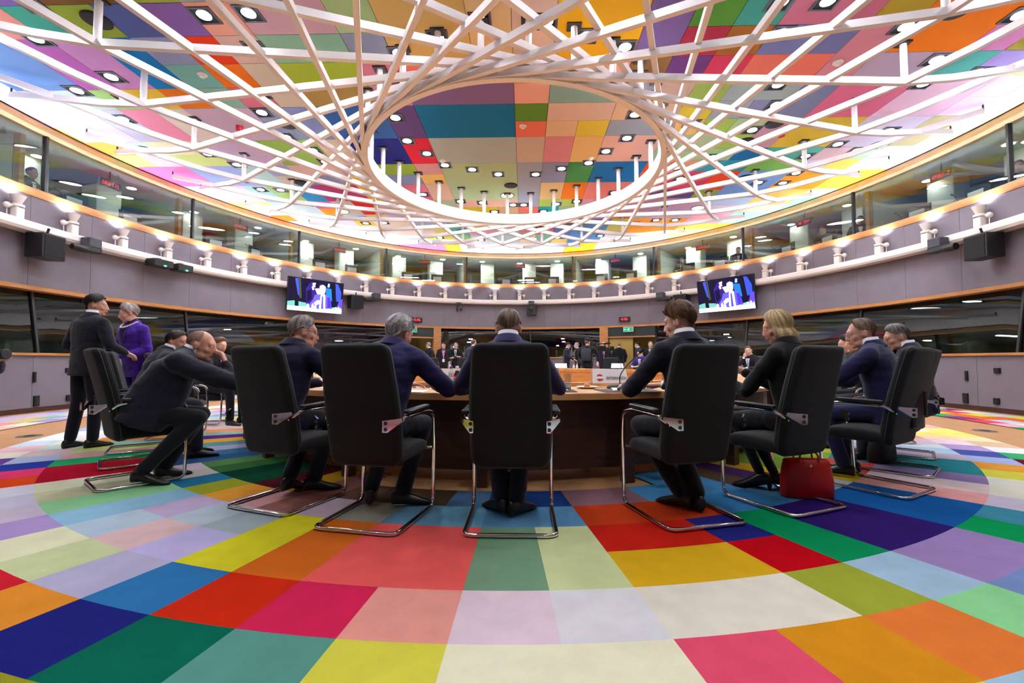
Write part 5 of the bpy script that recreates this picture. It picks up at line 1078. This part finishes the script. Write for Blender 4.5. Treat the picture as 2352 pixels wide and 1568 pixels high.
# standing pair
person('dark-haired man in black suit standing with his back turned, left', (-4.62, 5.12, .012), -14,
    dict(at=(-4.83, 5.2), sit=False, lean=4, pelvis=(0, 0, .93), head=(-40, 4, 0), hoff=(0, .045, .125), el=[(-.27, -.02, 1.17), (.29, .05, 1.17)], wr=[(-.22, .16, .98), (.24, .26, 1.08)], an=[(-.11, -.06, .09), (.12, .02, .09)], kn=[(-.10, .0, .5), (.11, .04, .5)]),
    dict(jacket=(24, 24, 36), trouser=(20, 20, 30), hair=dict(style='short', strands=2400, thick=.014, top=.012, **DK), skin=(192, 136, 110), torso=.58, collar=.05, hem=-.10))
person('woman in purple jacket with pearls and short grey hair, standing', (-4.30, 5.86, .012), 166,
    dict(at=(-4.93, 5.75), sit=False, lean=6, pelvis=(0, 0, .92), head=(-34, 14, 0), hoff=(0, .05, .125), el=[(-.23, .02, 1.12), (.24, .04, 1.12)], wr=[(-.05, .24, 1.04), (.06, .25, 1.05)], hand=[(.7, (.7, .6, 0), (0, -.3, -1)), (.7, (-.7, .6, 0), (0, -.3, -1))], an=[(-.08, 0, .1), (.08, 0, .1)]),
    dict(jacket=(66, 24, 140), trouser=(48, 20, 110), shirt=(24, 18, 44), front=True, vneck=.30, hair=dict(style='long', strands=2600, thick=.014, top=.016, sweep_=25, dark=(120, 108, 100), light=(226, 214, 204)), skin=(214, 158, 138), broad=.92, lips=1, heels=1, torso=.56, hem=-.12, nocuff=1, k=.98, hand=.92))
# far side of the table and the far end of the room
def fx(px, Y): return .2 + (px - 1204) / 1045 * Y
FV = (.014, .022)
def far(label, loc, rot, pose, st): st.setdefault('front', True); return person(label, loc, rot, pose, st, vox=FV)
SITP = lambda **k: dict(dict(lean=10, el=[(-.28, .24, .80), (.28, .24, .80)], wr=[(-.1, .46, .80), (.1, .46, .80)]), **k)
STD = lambda **k: dict(dict(sit=False, lean=2, el=[(-.26, -.03, 1.17), (.26, -.03, 1.17)], wr=[(-.24, .08, .93), (.24, .08, .93)]), **k)
H = lambda d, style='short', n=500: dict(style=style, strands=n, thick=.011, top=.008, **d)
far('man with ginger hair and beard seated far left, looking down', seat_of('f-72', 0, .3), CH['f-72'][2] - 20, SITP(head=(-10, 14, 0)), dict(jacket=INK, tie=(60, 60, 90), hair=H(dict(dark=(70, 44, 30), light=(140, 96, 66)))))
far('man in blue suit with pink tie seated at the far side, reading', seat_of('f146', 0, .3), CH['f146'][2] - 8, SITP(head=(-18, 26, 0), at=(fx(1468, 15.1), 15.1)), dict(jacket=(38, 40, 110), tie=(205, 80, 110), hair=H(DK), glasses=(20, 20, 20)))
far('man resting his cheek on his hand, seated between the young man and the blonde woman', seat_of('f108', 0, .3), CH['f108'][2] + 20, SITP(at=(fx(1712, 11.6), 11.6), head=(20, 0, 12), wr=[(-.1, .46, .80), (.09, .20, 1.06)], el=[(-.28, .24, .80), (.24, .34, .80)], hand=[(.4,), (1.2, (-.1, -.2, 1), (0, -1, 0))]), dict(jacket=INK, tie=(150, 160, 190), hair=H(dict(dark=(60, 46, 36), light=(130, 104, 80)))))
far('man bending forward at the left side, only his head and shoulder showing', seat_of('f-96', 0, .3), CH['f-96'][2] - 30, SITP(lean=30, head=(0, 20, 0)), dict(jacket=BLK, hair=H(MIX)))
far('person with brown hair seated on the right side behind the blonde woman', seat_of('f84', 0, .3), CH['f84'][2], SITP(head=(0, 14, 0)), dict(jacket=INK, hair=H(dict(dark=(60, 44, 30), light=(150, 120, 86)))))
far('woman with light brown hair seated beside the bespectacled man at right', seat_of('c9', 0, .38), CH['c9'][2], SITP(lean=18, head=(10, 12, 0)), dict(jacket=BLK, shirt=None, hair=H(dict(dark=(110, 80, 50), light=(196, 160, 110)), 'long')))
far('dark-haired man seated at the far right side of the table', seat_of('c10', 0, .38), CH['c10'][2], SITP(lean=18, head=(10, 14, 0)), dict(jacket=BLK, hair=H(DK)))
far('man in dark coat walking by the far left doorway', (fx(986, 18.2), 18.2), 70, STD(head=(0, 4, 0)), dict(jacket=BLK, hair=H(GREY)))
far('man with a pink lanyard and badge standing at the far left', (fx(1018, 18.4), 18.4), 190, STD(head=(-40, 4, 0)), dict(jacket=INK, shirt=(150, 165, 205), lanyard=(225, 60, 110), vneck=.05, hair=H(DK)))
far('grey-haired man in black suit standing with arms crossed, far left', (fx(1047, 18.6), 18.6), 178, STD(head=(0, 2, 0), el=[(-.26, .08, 1.14), (.26, .08, 1.14)], wr=[(.10, .22, 1.12), (-.10, .20, 1.16)]), dict(jacket=BLK, tie=(20, 20, 30), hair=H(GREY, 'recede')))
far('cameraman with headphones seen from behind, left of the middle man', (fx(1086, 15.7), 15.7), -20, STD(head=(0, 2, 0)), dict(jacket=(44, 46, 62), front=False, hair=H(dict(dark=(70, 48, 36), light=(140, 106, 80)))))
far('man in navy suit standing in talk, right of the middle man', (fx(1301, 18.3), 18.3), -80, STD(head=(0, 6, 0), wr=[(-.2, .24, 1.02), (.2, .26, 1.04)]), dict(jacket=(30, 30, 52), tie=(70, 60, 80), hair=H(DK)))
far('white-haired man facing the man in navy, half hidden by the cameraman', (fx(1327, 18.6), 18.6), 100, STD(head=(0, 4, 0)), dict(jacket=INK, hair=H(SILV)))
far('cameraman in black cap and vest seen from behind with a shoulder camera', (fx(1348, 15.6), 15.6), -22, STD(head=(-16, 2, 0), el=[(-.3, .06, 1.2), (.3, .16, 1.24)], wr=[(-.22, .2, 1.0), (.2, .36, 1.38)]), dict(jacket=(16, 17, 22), front=False, shirt=None, hair=H(MIX), broad=1.12))
far('man in dark suit half hidden behind the shoulder camera', (fx(1386, 17.6), 17.6), 170, STD(head=(20, 8, 0)), dict(jacket=(26, 28, 44), tie=(120, 60, 70), hair=H(GREY, 'bald', 200)))
far('bald man in black suit seen from behind at the far right doorway', (fx(1421, 17.9), 17.9), 2, STD(head=(0, 0, 0)), dict(jacket=(20, 20, 24), front=False, hair=H(dict(dark=(150, 110, 90), light=(190, 150, 130)), 'bald', 150)))
far('bearded man in blue suit facing away left at the far right doorway', (fx(1466, 18.0), 18.0), 60, STD(head=(0, 0, 0)), dict(jacket=(36, 48, 84), hair=H(DK)))
far('tall man with white lanyard standing at the far right doorway', (fx(1492, 17.2), 17.2), 165, STD(head=(10, 4, 0)), dict(jacket=(22, 22, 28), lanyard=(225, 230, 240), tie=(60, 70, 100), hair=H(GREY, 'recede'), torso=.53))
# people behind the glass
BV = [(-91, .75, 4.12, 10, 'balding man behind the upper gallery glass at far left', 'recede', MIX, INK), (141.5, .8, 4.12, 0, 'long-haired woman behind the upper gallery glass by the white sheet', 'long', BRN, (20, 60, 56)), (130.5, .8, 4.12, 30, 'person bent down behind the upper gallery glass near the right screen', 'long', DK, INK), (115.5, .8, 4.12, 0, 'man in green behind the upper gallery glass at right', 'short', MIX, (44, 60, 44)), (110.6, .8, 4.12, 40, 'person beside a mullion behind the upper gallery glass at right', 'short', BRN, CHAR), (92.6, .8, 4.12, 40, 'person at the far right end of the upper gallery', 'short', BRN, INK)]
for p, d, z, tw, lb, hs, hc, jc in BV:
    q = EP(p, d + .35); far(lb, (q.x, q.y, z - .38), EZ(p) / D2R + tw, SITP(head=(0, 10, 0)), dict(jacket=jc, hair=H(hc, hs)))
for p, lb, jc, hc in [(-84.3, 'person in red behind the lower glass at far left', (150, 36, 24), DK), (-93, 'dim figure behind the lower glass left of the standing man', INK, DK), (97.5, 'dim figure behind the lower glass at right with papers', INK, BRN), (91.3, 'dim face behind the lower glass at far right', BLK, DK), (-131.5, 'dim figure behind the lower glass under the left screen', BLK, DK), (127.5, 'dim figure behind the lower glass right of the young man', BLK, DK)]:
    q = EP(p, 1.2); far(lb, (q.x, q.y, .33), EZ(p) / D2R, SITP(head=(0, 12, 0)), dict(jacket=jc, hair=H(hc)))

# ================================================================== things on and around the table
ZT = .745; ZL = .783
M_paper = mat('paper', (240, 240, 244), .8); M_mat = mat('desk_mat', (52, 52, 58), .8); M_clear = mat('clear_plastic', (235, 245, 245), .05, spec=.6)
M_cg = pane_glass('table_glass', (247, 250, 250), 2.4)
def name_plate(x, y, rz, txt, label, flag=None, w=.36, h=.135, size=.036, tx=.062):
    t = thing('name_plate', label, 'name plate', (x, y, ZL), (0, 0, rz)); th = 16 * D2R; g = G(); dp = .045
    for s in (-1, 1):
        a = Vector((0, s * dp, 0)); b = Vector((0, 0, h)); n = (b - a).cross(Vector((1, 0, 0))).normalized() * .0012
        v = [Vector((-w / 2, a.y, 0)), Vector((w / 2, a.y, 0)), Vector((w / 2 - .008, 0, h)), Vector((-w / 2 + .008, 0, h))]; g.add(v + [p + n for p in v], [(0, 1, 2, 3), (7, 6, 5, 4), (0, 4, 5, 1), (1, 5, 6, 2), (2, 6, 7, 3), (3, 7, 4, 0)])
    put(g, 'card', mat('card_white', (236, 234, 236), .6), t); sl = math.atan2(dp, h)
    T = Matrix.Translation((0, -dp * .62 - .003, h * .40)) @ Matrix.Rotation(90 * D2R - sl, 4, 'X')
    if txt: me = text_mesh(txt, size, mat('print_grey', (70, 70, 76), .7)); me.transform(T @ Matrix.Translation((tx, -.008, 0))); ob('lettering', me, t)
    if flag:
        g = G(); r = .034; N = 24; cx = -w / 2 + .075
        for k in range(N):
            a0, a1 = 2 * math.pi * k / N, 2 * math.pi * (k + 1) / N
        for z0, z1, c in flag:
            pts = []; n = 8
            for j in range(n + 1): zz = z0 + (z1 - z0) * j / n; pts.append((math.sqrt(max(0, 1 - zz * zz)), zz))
            v = [(cx + r * x, r * z_, .0012) for x, z_ in pts] + [(cx - r * x, r * z_, .0012) for x, z_ in pts[::-1]]; g.add([T @ Vector(p) for p in v], [tuple(range(len(v)))], lin(c))
        put(g, 'flag_roundel', attr_mat('printed_flag', .6, 0, 1, 0, 1), t)
    return t
AUT = [(-1, -.33, (206, 60, 76)), (-.33, .33, (245, 242, 242)), (.33, 1, (206, 60, 76))]
name_plate(1.03, 4.49, 10 * D2R, 'ÖSTERREICH', 'white name card reading ÖSTERREICH with a red-white-red roundel', AUT)
name_plate(-.60, 4.52, -8 * D2R, 'EUR', 'white name card partly reading EUR behind the bottles', None, tx=.09)
for px, Y, lb in ((1416, 13.62, 'small white name card far across the table, below the bald man'), (1486, 13.45, 'small white name card in front of the man in the blue suit'), (1288, 13.7, 'small white name card far across the table near the middle')):
    name_plate(fx(px, Y), Y, math.pi, '', lb, None)
def microphone(x, y, z, rz, label, up=True):
    t = thing('table_microphone', label, 'microphone', (x, y, z), (0, 0, rz))
    g = G(); g.loft([[Vector((.135 * math.cos(a) * k, .075 * math.sin(a) * k - .01, zz)) for a in [2 * math.pi * j / 28 for j in range(28)]] for k, zz in ((1.0, 0), (1.0, .018), (.9, .03), (.6, .04))]); put(g, 'base', mat('mic_base', (40, 42, 48), .5), t, 40)
    put(G().rbox(.0, -.05, .032, .12, .03, .008, .006), 'button', M_dark, t); put(G().tube(curve3([(0, .02, .03), (0, .02, .12), (.05, .0, .2), (.17, -.04, .325)], .08), .005, 8), 'gooseneck', M_black, t, 40)
    d = Vector((.12, -.04, .125)).normalized(); a = Vector((.17, -.04, .325)); put(G().tube([a, a + d * .012, a + d * .05, a + d * .06], [.009, .013, .013, .008], 12), 'windscreen', mat('foam', (18, 18, 20), .95, bump=.5, bscale=400), t, 40); return t
microphone(1.09, 4.24, ZT, 10 * D2R, 'black gooseneck microphone in front of the ÖSTERREICH card')
for p in (-60, -42, -26, 24, 38, 52, 128, 146, 176, 188, 212, -84, 84, 108):
    q = EP(p, -2.2, TA, TB); microphone(q.x, q.y, ZT, EZ(p, TA, TB), 'black gooseneck microphone on the table, ' + ('left side' if p < 0 or p > 200 else 'right side' if p < 150 else 'far side') + ', at %s' % {-60: 'the standing man', -42: 'the man behind the bald one', -26: 'the bald man', 24: 'the blonde woman', 38: 'the man with black glasses', 52: 'the rightmost man', 128: 'the far right bend', 146: 'the man in the blue suit', 176: 'the far middle', 188: 'left of the far middle', 212: 'the far left bend', -84: 'the ginger-haired man', 84: 'the brown-haired person', 108: 'the man resting his cheek'}[p])
def bottle(x, y, kind, label):
    t = thing('bottle', label, 'bottle', (x, y, ZT)); k = {'cola': 1, 'water': 1, 'juice': .82}[kind]
    prof = [(.030, 0), (.033, .01), (.033, .05), (.029, .08), (.032, .11), (.031, .125), (.016, .165), (.0125, .185), (.0135, .2)] if kind == 'cola' else [(.029, 0), (.031, .008), (.031, .12), (.024, .145), (.014, .17), (.0135, .195)]
    prof = [(r, z * k) for r, z in prof]; top = prof[-1][1]
    if kind == 'cola': put(G().lathe([(r * .94, z) for r, z in prof[:-2]], 20), 'cola', mat('cola_brown', (34, 8, 8), .08, spec=.6), t, 40)
    elif kind == 'juice': put(G().lathe([(r * .94, z) for r, z in prof[:-1]], 20), 'juice', mat('orange_juice', (246, 190, 50), .2), t, 40)
    else: put(G().lathe([(r * .9, z) for r, z in prof[:-2]], 20), 'water', mat('water_pale', (216, 226, 228), .08, spec=.6), t, 40)
    put(G().lathe(prof, 20, cap=False), 'bottle_glass', M_cg, t, 40); put(G().lathe([(.0155, top - .014), (.0155, top + .006), (.012, top + .008)], 16), 'cap', mat('cap_' + kind, {'cola': (230, 228, 228), 'water': (60, 70, 160), 'juice': (230, 225, 215)}[kind], .4), t, 40)
    if kind != 'juice':
        R = .0335 if kind == 'cola' else .0318; z0, z1 = (.085, .122) if kind == 'cola' else (.06, .105); lc = (214, 24, 36) if kind == 'cola' else (238, 240, 246)
        put(G().lathe([(R, z0 * k), (R + .0004, z0 * k), (R + .0004, z1 * k), (R, z1 * k)], 24, cap=False), 'label', mat('label_' + kind, lc, .5), t, 60)
        me = text_mesh('Coca-Cola' if kind == 'cola' else 'spa', .0145 if kind == 'cola' else .022, mat('label_white' if kind == 'cola' else 'label_blue', (248, 246, 246) if kind == 'cola' else (60, 80, 150), .5), .0003)
        for v in me.vertices: a = v.co.x / R; v.co = Vector((math.sin(a) * (R + .0012 + v.co.z), -math.cos(a) * (R + .0012 + v.co.z), v.co.y + (z0 + z1) / 2 * k))
        ob('label_lettering', me, t)
    return t
bottle(-.405, 4.10, 'cola', 'small cola bottle with red label between the two middle men'); bottle(-.475, 4.20, 'water', 'clear water bottle beside the cola bottle'); bottle(-.345, 4.19, 'juice', 'small orange juice bottle behind the cola bottle')
bottle(1.29, 4.27, 'water', 'clear water bottle at the young man\'s left hand'); bottle(1.37, 4.29, 'juice', 'orange juice bottle beside the young man\'s arm')
bottle(-3.02, 5.00, 'water', 'clear water bottle by the bald man\'s elbow'); bottle(-2.93, 5.06, 'juice', 'orange juice bottle behind the bald man\'s elbow'); bottle(-2.85, 5.0, 'cola', 'cola bottle beyond the bald man\'s elbow')
for i, (p, d) in enumerate([(150, -2.1), (151.5, -2.1), (186, -2.1), (120, -2.1), (214, -2.1)]):
    q = EP(p, d, TA, TB); bottle(q.x, q.y, 'water', 'distant clear water bottle on the table, ' + ['by the man in the blue suit', 'second by the man in the blue suit', 'at the far middle', 'at the right bend', 'at the left bend'][i])
def tumbler(x, y, label):
    t = thing('drinking_glass', label, 'glass', (x, y, ZT)); n = 20
    put(G().lathe([(.027, 0), (.0285, .004), (.036, .145), (.0345, .145), (.027, .012), (.0, .01)], n, cap=False), 'vessel', M_cg, t, 40)
    g = G()
    for k in range(10):
        a = 2 * math.pi * k / 10; c, s = math.cos(a), math.sin(a); g.add([(.0292 * c, .0292 * s, .012), (.031 * math.cos(a + .3), .031 * math.sin(a + .3), .04), (.0325 * c, .0325 * s, .072), (.031 * math.cos(a - .3), .031 * math.sin(a - .3), .04)], [(0, 1, 2, 3)])
    put(g, 'cut_pattern', mat('cut_glass', (225, 232, 232), .15), t); put(G().lathe([(.0265, .011), (.0275, .028)], n), 'drink', mat('drink_red', (120, 40, 36), .1), t); return t
tumbler(.57, 3.90, 'cut-glass tumbler on the table right of the middle chair'); tumbler(1.52, 4.3, 'cut-glass tumbler behind the young man\'s arm'); tumbler(-2.75, 5.1, 'cut-glass tumbler across from the bald man')
def plate(x, y, label, rolls):
    t = thing('plate', label, 'plate', (x, y, ZT)); put(G().lathe([(.06, 0), (.065, .004), (.105, .016), (.106, .019), (.062, .008), (.0, .007)], 32, cap=False), 'dish', mat('porcelain', (240, 238, 234), .15), t, 40)
    for i, (a, b, c) in enumerate(rolls): put(G().ball((a, b, .026), (.032, .024, .020), M=Matrix.Rotation(c, 4, 'Z')), 'pastry', mat('pastry', (206, 120, 66), .6, var=.2, vscale=30), t, 60)
plate(.78, 4.22, 'white plate with two pastries beside the microphone', [(.0, .0, .3), (.055, .02, 1.2)]); plate(-2.7, 4.9, 'white plate by the far side of the bald man', [(.0, .0, .3)])
def flat(name, x, y, rz, w, h, z, m, label, cat, th=.004, group=None):
    t = tag(put(G().rbox(0, 0, th / 2, w, h, th, .006), name, m, None, 0, (x, y, z), (0, 0, rz)), label, cat, group); return t
flat('desk_mat', 1.08, 3.90, .12, .5, .36, ZT, M_mat, 'dark grey desk mat under the papers by the young man', 'desk mat'); 
t = thing('paper_stack', 'white papers on the dark mat beside the young man\'s hand', 'papers', (1.06, 3.94, ZT + .0045), (0, 0, -.12))
for i in range(4): put(G().box(.004 * i, .003 * i, .002 + .0025 * i, .21, .297, .0015, Matrix.Rotation(.03 * i, 4, 'Z')), 'sheet', M_paper, t)
flat('desk_mat', .42, 3.86, .02, .42, .32, ZT, M_mat, 'dark grey desk mat in front of the middle man', 'desk mat')
t = thing('earphone_unit', 'white interpretation earphone unit on the mat by the glass', 'earphone', (.44, 3.93, ZT + .0045)); put(G().rbox(0, 0, .012, .07, .1, .022, .01), 'body', mat('white_plastic', (226, 228, 230), .4), t, 40); put(G().tube(curve3([(.03, -.04, .01), (.08, -.12, .006), (.02, -.17, .006), (.1, -.2, .006)], .05), .002, 6), 'cable', M_black, t); put(G().ball((.11, -.2, .01), (.012, .012, .008)), 'earpiece', mat('white_plastic'), t)
flat('sheet_of_paper', -.34, 3.85, -.1, .21, .297, ZT, M_paper, 'sheet of paper between the two middle men', 'paper', .002); flat('sheet_of_paper', -.72, 3.78, .05, .21, .297, ZT, M_paper, 'sheet of paper under the silver-haired man\'s arm', 'paper', .002)
flat('sheet_of_paper', -2.35, 4.60, -.6, .21, .297, ZT, M_paper, 'sheet of paper in front of the bald man', 'paper', .002); flat('sheet_of_paper', 2.45, 4.35, .6, .21, .297, ZT, M_paper, 'sheet of paper in front of the man with black glasses', 'paper', .002); flat('sheet_of_paper', 1.78, 3.98, .5, .3, .22, ZT, M_paper, 'open white papers in front of the blonde woman', 'paper', .003)
for i, p in enumerate((128, 146, 176, 200, 84, 108, -72, -96)):
    q = EP(p, -1.85, TA, TB); flat('sheet_of_paper', q.x, q.y, EZ(p, TA, TB), .3, .21, ZT, M_paper, 'distant sheet of paper on the table, ' + ['right bend', 'before the man in the blue suit', 'far middle', 'left of the far middle', 'before the brown-haired person', 'before the man resting his cheek', 'before the ginger-haired man', 'before the bending man'][i], 'paper', .002)
# phone of the blonde woman
PH = thing('mobile_phone', 'black smartphone held up by the blonde woman', 'phone', (1.72, 3.72, .90), (60 * D2R, 0, 40 * D2R)); put(G().rbox(0, 0, 0, .078, .16, .009, .01), 'body', M_black, PH, 40); put(G().box(0, 0, .005, .07, .146, .001), 'screen', mat('phone_screen', (30, 34, 44), .1), PH)
# ---- bags
t = thing('handbag', 'red leather handbag on the carpet under the blonde woman\'s chair', 'handbag', (2.26, 3.42, .012), (0, 0, -6 * D2R)); M_red = mat('red_leather', (198, 26, 18), .42, bump=.15, bscale=40, var=.06, vscale=8)
def bagring(z, w, d, n=32, e=3.2): return [Vector((w * math.copysign(abs(math.cos(a)) ** (2 / e), math.cos(a)), d * math.copysign(abs(math.sin(a)) ** (2 / e), math.sin(a)), z)) for a in [2 * math.pi * j / n for j in range(n)]]
put(G().loft([bagring(0, .16, .07), bagring(.012, .175, .08), bagring(.12, .172, .085), bagring(.2, .162, .075), bagring(.265, .150, .05), bagring(.27, .145, .044), bagring(.24, .13, .036)]), 'body', M_red, t, 50)
for y in (-.05, .05): put(G().tube(curve3([(-.07, y, .2), (-.06, y * .9, .32), (0, y * .8, .345), (.06, y * .9, .32), (.07, y, .2)], .05), .007, 8), 'handle', M_red, t, 60)
for x in (-.14, .14): put(G().tube(curve3([(x, -.05, .25), (x * 1.03, 0, .262), (x, .05, .25)], .02), .004, 6), 'side_strap', M_red, t)
put(G().lathe([(.01, 0), (.01, .006)], 12, Matrix.Translation((0, -.066, .235)) @ Matrix.Rotation(90 * D2R, 4, 'X')), 'clasp', mat('brass', (190, 150, 90), .25, 1), t)
t = thing('black_bag', 'soft black bag on the carpet behind the briefcase chair', 'bag', (3.72, 4.62, .012), (0, 0, 35 * D2R)); M_bb = mat('black_nylon', (17, 17, 20), .8, bump=.3, bscale=25)
put(G().loft([bagring(0, .19, .08), bagring(.02, .2, .09), bagring(.14, .19, .085), bagring(.23, .165, .06), bagring(.26, .15, .03)]), 'body', M_bb, t, 50); put(G().tube(curve3([(-.1, 0, .24), (-.08, 0, .31), (.08, 0, .31), (.1, 0, .24)], .05), .009, 8), 'handle', M_bb, t)
a = CH['c7']; q = seat_of('c7', .15, .17); t = thing('briefcase', 'dark brown leather briefcase standing on the right chair seat', 'briefcase', (q[0], q[1], .488), (0, 0, (a[2] + 62) * D2R)); M_bc = mat('brown_leather', (42, 24, 18), .38, bump=.15, bscale=50, var=.1)
put(G().rbox(0, 0, .14, .34, .11, .28, .03), 'body', M_bc, t, 50); put(G().rbox(0, -.052, .19, .35, .02, .18, .02), 'flap', M_bc, t, 50); put(G().tube(curve3([(-.06, 0, .28), (-.055, 0, .325), (.055, 0, .325), (.06, 0, .28)], .03), .008, 8), 'handle', M_bc, t)
for x in (-.09, .09): put(G().box(x, -.066, .13, .022, .006, .035), 'buckle', mat('brass'), t)
# ---- the press cameras
t = thing('shoulder_camera', 'black broadcast camera on the cameraman\'s shoulder', 'video camera', (fx(1380, 15.9), 15.9, 1.42), (0, 0, -60 * D2R)); put(G().rbox(0, -.05, 0, .16, .42, .2, .03), 'body', M_black, t, 40)
put(G().lathe([(.05, 0), (.06, .05), (.06, .2), (.075, .24), (.07, .25)], 18, Matrix.Translation((0, .15, .0)) @ Matrix.Rotation(-90 * D2R, 4, 'X')), 'lens', M_black, t, 40); put(G().rbox(0, .44, 0, .2, .12, .16, .01), 'hood', M_black, t); put(G().tube(curve3([(0, -.18, .1), (0, -.16, .17), (0, .14, .17), (0, .16, .1)], .04), .018, 8), 'handle', M_dark, t); put(G().rbox(-.14, .05, .05, .1, .16, .09, .02), 'viewfinder', M_black, t, 40); put(G().tube([(.0, .1, .17), (.0, .4, .2)], .028, 10), 'shotgun_microphone', mat('foam'), t)
cp = [o for o in COL.objects if o.get('label', '').startswith('cameraman in black cap')][0]
g = G(); g.ball((0, .0, 0), (.098, .118, .09), 16, 8); g.rbox(0, .13, -.02, .13, .12, .012, .03)
put(g, 'cap', mat('cap_black', (24, 26, 34), .8), cp, 50, (0, .05, 1.72), (0, 0, -16 * D2R)); put(G().rbox(0, -.16, 1.2, .34, .12, .42, .05), 'backpack', mat('vest_dark', (34, 38, 46), .8, bump=.3, bscale=20), cp, 50); put(G().rbox(-.2, -.1, .98, .22, .16, .16, .04), 'pouch', M_bb, cp, 50)
hp = [o for o in COL.objects if o.get('label', '').startswith('cameraman with headphones')][0]
put(G().tube(curve3([(-.1, 0, 0), (-.1, 0, .1), (.1, 0, .1), (.1, 0, 0)], .08), .009, 8), 'headphones', mat('headset_grey', (180, 176, 172), .5), hp, 50, (0, .03, 1.60))
# photographer at the left edge: only hand and lens reach into the picture
person('photographer outside the left edge, hand on a camera lens', (-4.42, 3.42, .012), -88, dict(sit=False, lean=24, pelvis=(0, -.14, .80), head=(0, 4, 0), el=[(-.22, .26, .92), (.22, .26, .92)], wr=[(-.05, .47, 1.03), (.06, .45, 1.02)], hand=[(1.0, (.3, .9, .1), (.6, -.2, -.6)), (1.0, (-.3, .9, .1), (-.6, -.2, -.6))], kn=[(-.1, .1, .42), (.1, .1, .42)], an=[(-.1, -.1, .09), (.1, -.1, .09)]), dict(jacket=INK, shirt=None, hair=H(DK)), vox=(.008, .018))
t = thing('photo_camera', 'black camera lens poking in at the left edge', 'camera', (-3.93, 3.43, 1.045), (6 * D2R, 0, -92 * D2R)); put(G().rbox(0, -.05, 0, .14, .07, .1, .02), 'body', M_black, t, 40); put(G().lathe([(.034, 0), (.036, .05), (.04, .12), (.036, .125)], 20, Matrix.Translation((0, -.01, -.005)) @ Matrix.Rotation(-90 * D2R, 4, 'X')), 'lens', M_black, t, 40)
tag(put(G().rbox(0, 0, .03, .22, .08, .06, .02), 'floor_plug', mat('white_plastic'), None, 0, (8.55, 9.4, 0), (0, 0, .3)), 'small white plug box lying at the foot of the right wall', 'plug box')
# necklace of the standing woman
wm = [o for o in COL.objects if o.get('label', '').startswith('woman in purple')][0]
g = G()
for k in range(26):
    a = math.pi * (-.62 + 1.24 * k / 25); ca = math.cos(a); g.ball((.088 * math.sin(a), .075 + (.112 if ca > 0 else .07) * ca, 1.487 - .075 * max(0, ca)), .0105, 8, 6)
put(g, 'pearl_necklace', mat('pearl', (236, 228, 216), .25), wm, 60)
bpy.data.scenes.remove(TMP)
